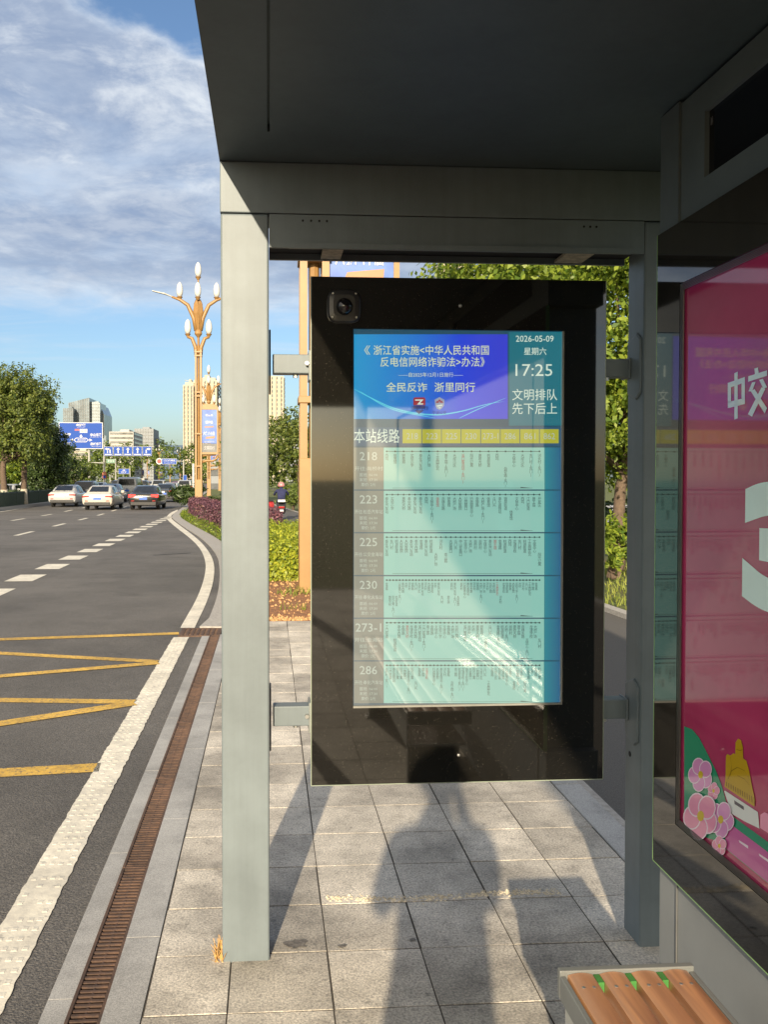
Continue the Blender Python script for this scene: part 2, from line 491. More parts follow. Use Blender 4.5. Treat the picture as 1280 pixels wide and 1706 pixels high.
def wood_mat():
    m = bpy.data.materials.new('varnished_wood'); m.use_nodes = True
    nt = m.node_tree; N, L = nt.nodes, nt.links; p = N['Principled BSDF']
    tc = N.new('ShaderNodeTexCoord'); mp = N.new('ShaderNodeMapping'); mp.inputs['Scale'].default_value = (38, 2.2, 38)
    g = N.new('ShaderNodeNewGeometry')
    ad = N.new('ShaderNodeVectorMath'); ad.operation = 'ADD'
    sc_ = N.new('ShaderNodeVectorMath'); sc_.operation = 'SCALE'; sc_.inputs['Scale'].default_value = 9
    cb = N.new('ShaderNodeCombineXYZ'); L.new(g.outputs['Random Per Island'], cb.inputs[0]); L.new(g.outputs['Random Per Island'], cb.inputs[1])
    L.new(cb.outputs[0], sc_.inputs[0]); L.new(tc.outputs['Object'], ad.inputs[0]); L.new(sc_.outputs[0], ad.inputs[1])
    L.new(ad.outputs[0], mp.inputs[0])
    nz = N.new('ShaderNodeTexNoise'); nz.inputs['Scale'].default_value = 1.0; nz.inputs['Detail'].default_value = 6; nz.inputs['Distortion'].default_value = .8
    L.new(mp.outputs[0], nz.inputs['Vector'])
    cr = N.new('ShaderNodeValToRGB'); cr.color_ramp.elements[0].position = .3; cr.color_ramp.elements[1].position = .7
    cr.color_ramp.elements[0].color = (.25, .10, .035, 1); cr.color_ramp.elements[1].color = (.50, .23, .085, 1)
    L.new(nz.outputs['Fac'], cr.inputs['Fac']); L.new(cr.outputs['Color'], p.inputs['Base Color'])
    p.inputs['Roughness'].default_value = .36
    p.inputs['Coat Weight'].default_value = 1.0; p.inputs['Coat Roughness'].default_value = .5; p.inputs['Coat IOR'].default_value = 2.1
    b = N.new('ShaderNodeBump'); b.inputs['Strength'].default_value = .15; b.inputs['Distance'].default_value = .002
    L.new(nz.outputs['Fac'], b.inputs['Height']); L.new(b.outputs['Normal'], p.inputs['Normal'])
    return m


M['wood'] = wood_mat()

# ================================================================== THE GROUND
def strip(left, right, name, mat, dz, n=1, k='structure'):
    """sheet between two edge lines that follow the fall of the ground"""
    mb = MB()
    L_ = [(x, y, gz(y) + dz) for x, y in left]; R_ = [(x, y, gz(y) + dz) for x, y in right]
    mb.ribbon(L_, R_)
    return kind(mb.build(name, mat), k)


YS = [-400, -120, -40, -10, 0, 9, 20, 30, 45, 70, 120, 200, 400, 900, 3500]
strip([(-3500, y) for y in YS], [(3500, y) for y in YS], 'ground', M['lawn'], -.07)

# outer edge of the kerb as it swings out round the end of the bus bay (measured)
KE = [on_ground(*p) for p in [(341, 1047), (357.6, 1007), (364, 983), (366, 960), (365.5, 943), (363, 927), (351, 910), (332, 893), (307, 878), (293, 868), (287, 863), (286.5, 860), (289, 856), (295, 852)]]
KE = [(p.x, p.y) for p in KE]
EDGE = [(-.642, -30), (-.642, 8.3)] + KE + [(-5.9, 62), (-7.0, 82), (-8.6, 115), (-13, 200), (-24, 400), (-60, 900)]


def smooth_line(pts, it=2):
    for _ in range(it):
        q = [pts[0]]
        for a, b in zip(pts, pts[1:]):
            q += [(a[0] * .75 + b[0] * .25, a[1] * .75 + b[1] * .25), (a[0] * .25 + b[0] * .75, a[1] * .25 + b[1] * .75)]
        q.append(pts[-1]); pts = q
    return pts


EDGE_S = [(-.642, -30), (-.642, 0), (-.642, 8.0)] + smooth_line(EDGE[1:])
# the road: asphalt from the kerb edge across to the far side
strip([(-36 - max(0, y - 45) * .06, y) for x, y in EDGE_S], EDGE_S, 'road', M['asphalt'], -.025)


def offset(line, d):
    out = []
    for i, (x, y) in enumerate(line):
        a = line[max(0, i - 1)]; b = line[min(len(line) - 1, i + 1)]
        tx, ty = b[0] - a[0], b[1] - a[1]; l = math.hypot(tx, ty)
        out.append((x + ty / l * d, y - tx / l * d))
    return out


def kerb_run(line, w, z0, z1, name, mat):
    r = offset(line, w); mb = MB()
    T = lambda p, z: (p[0], p[1], gz(p[1]) + z)
    mb.ribbon([T(p, z0) for p in line], [T(p, z1) for p in line]); mb.ribbon([T(p, z1) for p in line], [T(p, z1) for p in r])
    mb.ribbon([T(p, z1) for p in r], [T(p, z0) for p in r]); mb.poly([T(line[0], z0), T(r[0], z0), T(r[0], z1), T(line[0], z1)])
    return kind(mb.build(name, mat), 'structure')


M['kerb_far'] = pmat('kerb_concrete', (.34, .325, .30), rough=.85, scale=30, bump=.2, bscale=120)
far_line = [p for p in EDGE_S if p[1] > 8.7]
far_line[0] = (-.70, 8.73)
kerb_run(far_line, .40, -.06, .002, 'kerb', M['kerb_far'])

# two rows of kerb stones either side of the drain
mb = MB(); y = -6.0; i = 0
while y < 8.28:
    e = min(y + .98, 8.28); d = rnd.uniform(-.0004, .0004)
    mb.cbox(-.466, -.357, y + .0012, e - .0012, -.12, 0.002 + d, .0008)
    y += .98
mb2 = MB(); y = -6.3
while y < 8.28:
    e = min(y + .98, 8.28); d = rnd.uniform(-.0004, .0004)
    mb2.cbox(-.642, -.569, y + .0012, e - .0012, -.12, -.013 + d, .0008)
    y += .98
y = 9.0 - .98 * 14
while y < 9.0:
    mb.cbox(1.388, 1.515, y + .002, y + .978, -.12, .006 + rnd.uniform(-.002, .002), .003); y += .98
kind(mb.build('kerb', M['granite_kerb']), 'structure')
kind(mb2.build('kerb', M['granite_kerb']), 'structure')
M['joint'] = pmat('kerb_joint', (.10, .09, .075), rough=.95, scale=40)
mb = MB(); mb.box(-.465, -.358, -6.2, 8.27, -.13, -.001); mb.box(-.641, -.570, -6.2, 8.27, -.13, -.0155)
kind(mb.build('kerb_joints', M['joint']), 'structure')
mb = MB(); mb.box(1.519, 1.575, -5, 9, -.12, -.022)
kind(mb.build('kerb', M['kerb_far']), 'structure')

# pavement: granite flags, each a slab of its own height and tilt, on a dark bed
mb = MB(); mb.box(-.357, 1.39, -6.2, 9.0, -.14, -.0022)
M['bed'] = pmat('joint_dirt', (.06, .052, .042), rough=.95, scale=40, bump=.6, bscale=90)
kind(mb.build('pavement_bed', M['bed']), 'structure')
mb = MB()
cols = [-.354, -.118, .182, .482, .782, 1.082, 1.386]
for a, b in zip(cols, cols[1:]):
    for k in range(-28, 22):
        y0 = 2.40 + .3 * k
        if y0 + .3 > 9.02: continue
        j = .0018 + rnd.random() * .0014
        dx = rnd.uniform(-.0015, .0015); h = rnd.uniform(-.0008, .0008); sx, sy = rnd.uniform(-.004, .004), rnd.uniform(-.0015, .0015)
        n0 = len(mb.v)
        mb.cbox(a + j + dx, b - j + dx, y0 + j, y0 + .3 - j, -.05, h, .0009)
        cx_, cy_ = (a + b) / 2, y0 + .15
        for q in range(n0, len(mb.v)):
            x, y, z = mb.v[q]
            if z > -.04: mb.v[q] = (x, y, z + (x - cx_) * sx + (y - cy_) * sy)
kind(mb.build('pavement', M['granite'], origin=(0, 0, 0)), 'structure')

# broken mortar along one joint
mb = MB()
for i in range(620):
    x = .2 + .85 * (rnd.random() ** .85); y = 3.03 + .012 * math.sin(x * 9) + rnd.gauss(0, .011)
    if .62 < x < .70 and rnd.random() < .5: continue
    r = rnd.uniform(.002, .0055)
    if rnd.random() < .07: r *= 1.7
    a = rnd.random() * 6
    pts = [(x + r * 1.3 * math.cos(a + t) * rnd.uniform(.7, 1.2), y + r * math.sin(a + t) * rnd.uniform(.7, 1.2)) for t in (0, 1.3, 2.5, 3.9, 5.1)]
    mb.add([(p[0], p[1], .0) for p in pts] + [(x, y, r * .9)], [(k, (k + 1) % 5, 5) for k in range(5)])
M['mortar'] = pmat('crumbled_mortar', (.60, .52, .38), rough=.95, scale=60, island=.25)
o = kind(mb.build('crumbled_mortar', M['mortar']), 'stuff')
o['label'] = 'crumbs of pale broken mortar along one paving joint'; o['category'] = 'rubble'

# damp stains on two flags
M['stain'] = pmat('damp_stain', (.15, .135, .115), rough=.6, scale=60, var=.3)
for px, py, r in ((495, 1573, .036), (571, 1577, .013), (688, 1566, .010)):
    c_ = on_ground(px, py); mb = MB()
    mb.poly([(c_.x + r * (1 + .25 * math.sin(3 * t + px) + .12 * math.sin(5 * t)) * math.cos(t), c_.y + r * .8 * (1 + .2 * math.sin(2 * t + 1) + .15 * math.cos(7 * t)) * math.sin(t), .0022) for t in [q * math.pi / 16 for q in range(32)]])
    kind(mb.build('damp_stain', M['stain'], fix=False), 'structure')
# iron drain grates, one a metre, between the two kerb rows
def make_grate():
    t = thing('drain_grate', 'rust brown slotted drain grate lying between two granite kerbs', 'drain grate', (-.5175, -1.6, 0), 0, 'slotted drain grates beside the kerb')
    mb = MB(); L_ = .985
    mb.box(-.051, -.040, 0, L_, -.05, -.006); mb.box(.040, .051, 0, L_, -.05, -.006)
    mb.box(-.040, .040, 0, .012, -.05, -.007); mb.box(-.040, .040, L_ - .012, L_, -.05, -.007)
    mb.build('frame', M['rust'], t, local=True, bevel=.0015, segs=1)
    mb = MB(); k = 0; y = .022
    while y < L_ - .016:
        mb.box(-.040, .040, y, y + .0125, -.040, -.0085 - (k % 2) * .001); y += .0232; k += 1
    mb.box(-.004, .004, .012, L_ - .012, -.045, -.011)
    mb.build('bars', M['rust'], t, local=True, bevel=.0015, segs=1)
    mb = MB(); mb.box(-.0505, .0505, 0, L_, -.13, -.10); mb.build('channel', M['dark'], t, local=True)
    return t


g0 = make_grate()
for k in range(1, 10): copy_tree(g0, (-.5175, -1.6 + .99 * k, 0))

# square iron gully cover across the kerb line
t = thing('gully_cover', 'square rusty gully cover with round holes at the end of the drain', 'drain cover', (-.66, 8.32, 0))
mb = MB(); X0, X1, Y0, Y1 = -.87, -.47, 8.30, 8.72
mb.box(X0, X1, Y0, Y1, -.09, -.030)
mb.build('pan', M['dark'], t)
mb = MB(); fr = .03
mb.box(X0, X1, Y0, Y0 + fr, -.03, -.012); mb.box(X0, X1, Y1 - fr, Y1, -.03, -.012); mb.box(X0, X0 + fr, Y0 + fr, Y1 - fr, -.03, -.012); mb.box(X1 - fr, X1, Y0 + fr, Y1 - fr, -.03, -.012)
mb.build('frame', M['rust'], t, bevel=.002, segs=1)
mb = MB(); n = 7; s_ = (X1 - X0 - 2 * fr) / n; s2 = (Y1 - Y0 - 2 * fr) / 5
for i in range(n + 1):
    xx = X0 + fr + i * s_; mb.box(max(X0 + fr, xx - .011), min(X1 - fr, xx + .011), Y0 + fr, Y1 - fr, -.03, -.0135)
for j in range(6):
    yy = Y0 + fr + j * s2; mb.box(X0 + fr, X1 - fr, max(Y0 + fr, yy - .012), min(Y1 - fr, yy + .012), -.029, -.0148)
mb.build('lattice', M['rust'], t)

# white edge line with raised rumble blocks, then the plain curve round the bay
RZ = -.025 + .004
mb = MB()
def rough_edge(x, y, s): return x + s * (.0016 * math.sin(y * 23) + .0012 * math.sin(y * 71 + 1) + rnd.uniform(-.0022, .0022))
ys = [-4 + .02 * i for i in range(int(12.28 / .02) + 1)]
mb.ribbon([(rough_edge(-.912, y, 1), y, RZ) for y in ys], [(rough_edge(-.764, y, 1), y, RZ) for y in ys])
y = 0.2
while y < 8.2:
    for k in range(4):
        x = -.9 + .034 * k + rnd.uniform(-.002, .002)
        w, l, h = .021, .018, .0015
        if rnd.random() < .22: continue
        yy = y + rnd.uniform(-.003, .003)
        mb.add([(x, yy, RZ), (x + w, yy, RZ), (x + w, yy + l * 1.5, RZ), (x, yy + l * 1.5, RZ), (x + .003, yy + .003, RZ + h), (x + w - .003, yy + .003, RZ + h), (x + w - .003, yy + l, RZ + h * .8), (x + .003, yy + l, RZ + h * .8)],
               [(4, 5, 6, 7), (0, 1, 5, 4), (1, 2, 6, 5), (2, 3, 7, 6), (3, 0, 4, 7)])
    y += .062
LW = [on_ground(*p, RZ) for p in [(300, 1046), (330, 994), (341.8, 958), (342.8, 935), (334, 914), (317.5, 897), (292, 878), (277.4, 865), (276.4, 862), (281.6, 855), (295.4, 849)]]
RW = [on_ground(*p, RZ) for p in [(324, 1046), (346, 1000), (356.5, 965), (357, 937), (347, 917), (330, 898), (303, 878), (287, 866), (284, 861), (287, 857), (296, 851)]]
l2, r2 = smooth_line([(p.x, p.y) for p in LW]), smooth_line([(p.x, p.y) for p in RW])
mb.ribbon([(x, y, gz(y) + RZ) for x, y in l2], [(x, y, gz(y) + RZ) for x, y in r2])
kind(mb.build('road_edge_line', M['roadwhite'], origin=(0, 0, 0)), 'structure')

# lane markings
mb = MB()
def dash(x0, y0, x1, y1, w):
    mb.add([(x0 - w / 2, y0, gz(y0) + RZ), (x0 + w / 2, y0, gz(y0) + RZ), (x1 + w / 2, y1, gz(y1) + RZ), (x1 - w / 2, y1, gz(y1) + RZ)], [(0, 1, 2, 3)])
a, b = on_ground(20, 970), on_ground(278, 862)
y = 5.5
while y < 42:                                    # short thick dashes along the bay
    f_ = lambda q: a.x + (b.x - a.x) * (q - a.y) / (b.y - a.y)
    dash(f_(y), y, f_(y + 1.0), y + 1.0, .42); y += 1.95
for p0, p1, st in (((38, 888), (150, 861), 6.0), ((28, 865), (110, 851), 6.0)):
    a2, b2 = on_ground(*p0), on_ground(*p1)
    y = 8.0 + (1 if st else 0)
    y = a2.y - 6 * int((a2.y - 5) / 6) - 1
    while y < 130:
        f2 = lambda q: a2.x + (b2.x - a2.x) * (q - a2.y) / (b2.y - a2.y)
        dash(f2(y), y, f2(y + 2.4), y + 2.4, .16); y += 6.0
a3, b3 = on_ground(0, 852), on_ground(75, 840)
pts = [(a3.x + (b3.x - a3.x) * t, a3.y + (b3.y - a3.y) * t) for t in (-3, -1, 0, .5, 1, 2, 4)]
pts = [p for p in pts if p[1] > 4]
mb.ribbon([(x - .1, y, gz(y) + RZ) for x, y in pts], [(x + .1, y, gz(y) + RZ) for x, y in pts])
kind(mb.build('lane_markings', M['roadwhite'], origin=(0, 0, 0)), 'structure')

# yellow bus-bay zigzag
mb = MB()
def bar(p, q, w):
    P, Q = on_ground(*p, RZ), on_ground(*q, RZ)
    Q = P + (Q - P) * 1.25
    t_ = (Q - P).normalized(); n_ = Vector((-t_.y, t_.x, 0)) * w / 2
    mb.add([P - n_, Q - n_, Q + n_, P + n_], [(0, 1, 2, 3)])
Z2 = RZ
bar((298, 1055), (0, 1065), .125); bar((262, 1102), (0, 1088), .11); bar((225, 1169), (0, 1166), .11); bar((166, 1278), (0, 1287), .135)
kind(mb.build('bus_bay_marking', M['roadyellow'], origin=(0, 0, 0)), 'structure')
mb = MB(); RZ += .002
bar((264, 1104), (0, 1126), .11); bar((223, 1171), (0, 1205), .12)
kind(mb.build('bus_bay_marking', M['roadyellow'], origin=(0, 0, 0)), 'structure')
RZ = Z2
# sealed crack across the bus bay
mb = MB(); ca, cb = on_ground(255, 925, RZ), on_ground(318, 921, RZ); cl = [ca + (cb - ca) * (k / 12) + Vector((0, rnd.uniform(-.05, .05), 0)) for k in range(13)]
mb.ribbon([(p.x, p.y - .035 - rnd.uniform(0, .02), gz(p.y) + RZ) for p in cl], [(p.x, p.y + .035 + rnd.uniform(0, .02), gz(p.y) + RZ) for p in cl])
kind(mb.build('road_crack', M['dark']), 'structure')

# asphalt path behind the stop, bending towards the road further on
PL = [(1.57, -8), (1.57, 9), (1.55, 14), (1.4, 20), (.9, 29), (.2, 40), (-1.6, 60), (-4.0, 90)]
PR = [(3.95, -8), (3.93, 9), (3.85, 14), (3.5, 20), (2.9, 29), (2.2, 40), (.4, 60), (-2.2, 90)]
strip(PL, PR, 'path', M['asphalt_path'], -.055)
kerb_run(smooth_line(PR), .13, -.07, .0, 'kerb', M['kerb_far'])
strip([(8, 26), (8, 60)], [(45, 26), (45, 60)], 'plaza', pmat('plaza_concrete', (.42, .41, .40), rough=.8, scale=1), -.05)
# bare red soil and gravelly edge beyond the paving
mb = MB(); mb.ribbon([(-.5, y, -.012 + .02 * (k % 2)) for k, y in enumerate((9.02, 9.6, 10.3, 11.2, 12.2, 13.4))], [(1.56, y, -.012 + .018 * ((k + 1) % 2)) for k, y in enumerate((9.02, 9.6, 10.3, 11.2, 12.2, 13.4))])
kind(mb.build('soil_bed', M['soil']), 'structure')
mb = MB()
for i in range(1500):
    x = rnd.uniform(-.4, 1.5); y = 9.05 + abs(rnd.gauss(0, .09)) if rnd.random() < .45 else rnd.uniform(9.1, 13)
    r = rnd.uniform(.006, .02) * (1.4 if y > 9.6 else 1); z = rnd.uniform(0, .012)
    mb.add([(x + r * math.cos(t) * rnd.uniform(.6, 1.2), y + r * math.sin(t) * rnd.uniform(.6, 1.2), z - .01) for t in (0, 1.5, 3, 4.6)] + [(x, y, z + r * .7)], [(0, 1, 4), (1, 2, 4), (2, 3, 4), (3, 0, 4)])
o = kind(mb.build('soil_clods', pmat('soil_clods', (.46, .27, .12), rough=.95, island=.45, scale=20)), 'stuff')
o['label'] = 'loose reddish clods and gravel on the bare soil beyond the paving'; o['category'] = 'soil'

# ================================================================== THE BUS SHELTER
YF = 2.66                                   # front plane of the end frame
ZS, ZSEAM, ZB = 2.462, 2.305, 2.203         # soffit, seam, beam underside
shelter = thing('bus_shelter', 'grey painted steel bus shelter with boxed roof and square posts', 'bus shelter', (.6, YF + .08, 0))
for x0, x1 in ((-.1465, .0), (1.181, 1.328)):
    mb = MB(); mb.box(x0, x1, YF, YF + .125, -.02, ZSEAM - .0015)
    mb.build('post', M['paint'], shelter, bevel=.006)
for x0, x1 in ((-.1465, .0), (1.181, 1.328)):
    mb = MB(); mb.box(x0, x1, -6.3, -6.17, -.02, ZS - .002)
    mb.build('post', M['paint'], shelter, bevel=.006)
mb = MB()
mb.box(.0015, 1.1795, YF + .0005, YF + .012, ZB, ZSEAM - .0015)
mb.box(.0015, 1.1795, YF + .15, YF + .162, ZB, ZSEAM - .0015)
mb.box(.0015, 1.1795, YF + .012, YF + .15, ZSEAM - .02, ZSEAM - .0015)
mb.box(.062, 1.135, YF - .012, YF, ZB - .004, ZB + .012)
mb.build('beam', M['paint'], shelter)
mb = MB(); mb.box(.002, 1.179, YF + .0125, YF + .1495, ZB + .02, ZB + .03)
mb.build('beam_channel', M['dark'], shelter)
M['cleat'] = pmat('raw_steel_cleat', (.52, .46, .36), rough=.7, scale=40, var=.2)
for x0, x1 in ((.168, .232), (.94, 1.03)):
    mb = MB(); mb.box(x0, x1, YF + .014, YF + .148, ZB + .003, ZB + .012); mb.build('cleat', M['cleat'], shelter)
mb = MB(); mb.box(-.148, 1.76, YF, YF + .165, ZSEAM + .0015, ZS - .001)
mb.build('fascia', M['paint'], shelter, bevel=.003)
for xs in ((.1045, .13, .155, .1785), (.985, 1.005, 1.025)):
    mb = MB()
    for x in xs:
        p = at_y(508 + (x - .1045) / .0185 * 9.8, 370, YF); zz = 2.2855 - (x - .1) * .002
        mb.lathe([(.0035, YF - .0012), (.0035, YF + .001)], (x, 0, zz), 10, axis='Y')
    mb.build('bolt_hole', M['dark'], shelter)
# roof: soffit sheets with one open seam, a shell above
mb = MB()
mb.box(-.149, -.0035, -6.4, 2.43, ZS, ZS + .02); mb.box(.0035, 1.76, -6.4, 2.43, ZS, ZS + .02); mb.box(-.149, 1.76, 2.43, YF + .165, ZS, ZS + .02)
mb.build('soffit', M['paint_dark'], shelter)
mb = MB(); mb.box(-.149, 1.76, -6.4, YF + .165, ZS + .021, ZS + .27); mb.build('roof', M['paint'], shelter, bevel=.004)
# header along the advertising wall, with its dead LED display
mb = MB()
XH = 1.05
YE = 2.257
y1, y0, z0, z1 = 2.036, .55, 2.223, 2.382
mb.box(XH, XH + .2, -2.0, y0, 2.1465, ZS - .012); mb.box(XH, XH + .2, y1, 2.154, 2.1465, ZS - .012)
mb.box(XH, XH + .2, y0, y1, z1, ZS - .012); mb.box(XH, XH + .2, y0, y1, 2.1465, z0)
mb.box(XH - .006, XH + .205, 2.157, YE, 2.1465, ZS - .006)
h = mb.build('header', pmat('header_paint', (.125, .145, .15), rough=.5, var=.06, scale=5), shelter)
mb = MB(); mb.box(XH + .012, XH + .03, y0, y1, z0, z1)
mb.build('led_display', pmat('led_face', (.006, .006, .008), rough=.12, scale=300, var=.3), h)
mb = MB()
for k in range(4):
    yy = 2.028 - k * .0022; mb.box(XH + .0105, XH + .0118, yy - .0012, yy, 2.345 + .004 * (k % 2), 2.364 - .003 * (k % 3))
mb.build('label_strip', pmat('dim_print', (.16, .16, .17), rough=.5), h)

# ================================================================== THE INFORMATION DISPLAY
disp = thing('information_display', 'black glass bus route display hung between the two shelter posts', 'display', (.607, 2.79, 0))
GX0, GX1, GZ0, GZ1 = .134, 1.080, .523, 2.130
SX0, SX1, SZ0, SZ1 = .2665, .9455, .7665, 1.9680
YG = 2.72
mb = MB(); mb.box(GX0 + .003, GX1 - .003, YG + .0125, YG + .13, GZ0 + .003, GZ1 - .003)
M['case'] = pmat('display_case_grey', (.20, .215, .205), rough=.45, var=.05)
mb.build('housing', M['case'], disp, bevel=.003)
mb = MB(); Yg1 = YG + .012
mb.box(GX0, SX0, YG, Yg1, GZ0, GZ1); mb.box(SX1, GX1, YG, Yg1, GZ0, GZ1)
mb.box(SX0, SX1, YG, Yg1, GZ0, SZ0); mb.box(SX0, SX1, YG, Yg1, SZ1, GZ1)
gl = mb.build('front_glass', M['glassblack'], disp)
M['edge'] = pmat('polished_glass_edge', (.24, .28, .22), rough=.3, var=.1)
mb = MB(); e = .0028
mb.box(GX0 - e, GX0, YG, Yg1, GZ0 - e, GZ1); mb.box(GX0, GX1, YG, Yg1, GZ0 - e, GZ0); mb.box(GX1, GX1 + e, YG, Yg1, GZ0 - e, GZ1)
mb.build('glass_edge', M['edge'], gl)
M['lip'] = pmat('screen_surround', (.22, .22, .20), rough=.3, var=.08)
mb = MB(); YSn = YG + .0095
mb.box(SX0, SX1 - .006, YG + .001, YSn, SZ0, SZ0 + .006); mb.box(SX1 - .005, SX1, YG + .001, YSn, SZ0, SZ1)
mb.build('screen_surround', M['lip'], gl)

LAY = [YSn]
def S(px, py): return at_y(px, py, LAY[0])
def layer(k): LAY[0] = YSn - .0006 * k
def rect(mb, x0, x1, y0, y1, mi=0): mb.poly([S(x0, y0), S(x1, y0), S(x1, y1), S(x0, y1)], mi)
OX = disp.location.x
em = lambda n, *c, es=.8: screen_mat(n, [(0, srgb(*c))], es=es)
SC = {'base': em('screen_teal', 12, 74, 98), 'date': em('screen_date_teal', 10, 112, 128), 'strip': em('screen_blue_strip', 30, 84, 116),
      'yellow': em('screen_yellow', 176, 178, 48), 'grey': em('screen_grey', 112, 120, 114), 'row': em('screen_pale_teal', 136, 198, 184),
      'ink': em('screen_ink', 16, 52, 56), 'red': em('screen_red', 150, 40, 52), 'text': em('screen_white', 214, 232, 214),
      'pale': em('screen_pale_text', 176, 190, 178), 'cream': em('screen_cream', 214, 224, 178), 'navy': em('screen_navy', 14, 40, 110),
      'curve': em('screen_curve', 96, 214, 232), 'badge_red': em('screen_badge_red', 160, 40, 56), 'shield': em('screen_shield', 150, 160, 180),
      'dim': em('screen_dim', 86, 92, 86)}
bx = lambda px: S(px, 700).x - OX
bz = lambda py: S(700, py).z
SC['banner'] = screen_mat('screen_banner', [(bx(590), srgb(20, 150, 205)), (bx(680), srgb(16, 120, 205)), (bx(770), srgb(22, 62, 215)), (bx(847), srgb(48, 58, 205))], es=.85)
SC['side'] = screen_mat('screen_side', [(bx(906), srgb(34, 140, 150)), (bx(935), srgb(24, 96, 136))], es=.8)
layer(0)
mb = MB(); mb.poly([(SX0, YSn, SZ0), (SX1, YSn, SZ0), (SX1, YSn, SZ1), (SX0, YSn, SZ1)])
scr = mb.build('screen', SC['base'], disp, fix=False)
layer(1)
mb = MB(); rect(mb, 590, 846.5, 557, 698); mb.build('banner', SC['banner'], scr, fix=False)
mb = MB(); rect(mb, 848.5, 938.5, 553, 709); mb.build('date_panel', SC['date'], scr, fix=False)
mb = MB(); rect(mb, 590, 935, 712, 743); mb.build('heading_strip', SC['strip'], scr, fix=False)
# banner: pale curves, writing and two badges
layer(2)
mb = MB()
def curve(pts, w):
    p2 = smooth_line(pts, 3); n = len(p2)
    up = [S(x, y - w * math.sin(math.pi * min(1, i / (n - 1) + .06)) / 2) for i, (x, y) in enumerate(p2)]
    dn = [S(x, y + w * math.sin(math.pi * min(1, i / (n - 1) + .06)) / 2) for i, (x, y) in enumerate(p2)]
    mb.ribbon(up, dn)
curve([(590, 648), (618, 663), (660, 683), (720, 693), (770, 686), (810, 673), (846, 668)], 2.2)
curve([(600, 652), (650, 683), (700, 692), (728, 697)], 1.6)
curve([(765, 697), (800, 680), (846, 662)], 1.3)
mb.build('banner_curve', SC['curve'], scr, fix=False)
mb = MB(); fn = S
write(mb, '《', 607, 617, 575.5, 591, fn)
NL = lambda m, mat: (m.build('banner_writing', mat, scr, fix=False), m.__init__())
write(mb, '浙江省实施<中华人民共和国', 622.5, 815, 575, 591.5, fn, bold=.006); NL(mb, SC['cream'])
write(mb, '反电信网络诈骗法>办法》', 634, 808, 594.5, 611, fn, bold=.006); NL(mb, SC['cream'])
write(mb, '全民反诈', 643.5, 712, 637, 653, fn, bold=.008)
write(mb, '浙里同行', 724, 792, 637, 653, fn, bold=.008)
mb.build('banner_writing', SC['cream'], scr, fix=False)
mb = MB(); write(mb, '——自2025年12月1日施行——', 664, 772, 620.5, 628, fn); mb.build('banner_writing', SC['cream'], scr, fix=False)
layer(3)
mb = MB()
def pol(pts, mi=0): mb.poly([S(x, y) for x, y in pts], mi)
pol([(691, 662), (707, 662), (709, 664), (709, 675), (689, 675), (689, 664)], 0)
pol([(689, 675.5), (709, 675.5), (709, 681), (689, 681)], 1)
pol([(691, 683.5), (707, 683.5), (698.5, 690)], 1)
mb.build('badge', [SC['badge_red'], SC['navy']], scr, fix=False)
mb = MB()
pol([(724.5, 666), (728, 664), (732.5, 661.5), (737, 664), (741, 666), (740, 676), (736.5, 680.5), (732.5, 683), (728, 680.5), (725.5, 676)], 0)
mb.build('badge', [SC['shield']], scr, fix=False)
layer(4)
mb = MB()
pol([(692, 665.5), (706, 665.5), (700, 672), (706, 672), (705, 674), (695, 674), (701, 667.5), (692, 667.5)])
pol([(728, 675.5), (737, 674), (737, 676), (729, 677.5)]); pol([(730, 679), (735, 678.5), (733, 680.5)])
mb.build('badge_emblem', SC['text'], scr, fix=False)
mb = MB()
pol([(726, 671), (729, 667.5), (732, 671)]); pol([(729.5, 669), (732.5, 665), (736, 669)]); pol([(733, 671), (736, 667.5), (739.5, 671)])
mb.build('badge_emblem', SC['badge_red'], scr, fix=False)
mb = MB()
write(mb, '浙警反诈', 685, 714, 676, 684, fn, bold=.008); write(mb, '宁波公安', 721, 744, 684.5, 690.5, fn)
mb.build('badge_writing', SC['navy'], scr, fix=False)
# date and clock
layer(2)
mb = MB()
NL2 = lambda m: (m.build('clock_writing', SC['text'], scr, fix=False), m.__init__())
write(mb, '2026-05-09', 860, 923, 559, 569.5, fn, bold=.005); NL2(mb); write(mb, '星期六', 873.5, 911, 579, 591.5, fn, bold=.005); NL2(mb)
write(mb, '17:25', 859.5, 921, 606.5, 626.5, fn); NL2(mb); write(mb, '文明排队', 854, 929, 648, 667, fn); NL2(mb); write(mb, '先下后上', 854, 929, 671, 690, fn)
mb.build('clock_writing', SC['text'], scr, fix=False)
# route heading
mb = MB(); write(mb, '本站线路', 590, 666, 714.5, 738, fn); mb.build('heading_writing', SC['text'], scr, fix=False)
lines_ = ['218', '223', '225', '230', '273-1', '286', '861', '862']
for i, s_ in enumerate(lines_):
    layer(2); mb = MB(); x = 671 + 32.7 * i; rect(mb, x, x + 31.6, 715, 738.5); o = mb.build('route_button', SC['yellow'], scr, fix=False)
    layer(3); mb = MB(); w = 19 if len(s_) == 3 else 26; write(mb, s_, x + 16 - w / 2, x + 16 + w / 2, 721.5, 732, fn); mb.build('route_number', SC['pale'], scr, fix=False)
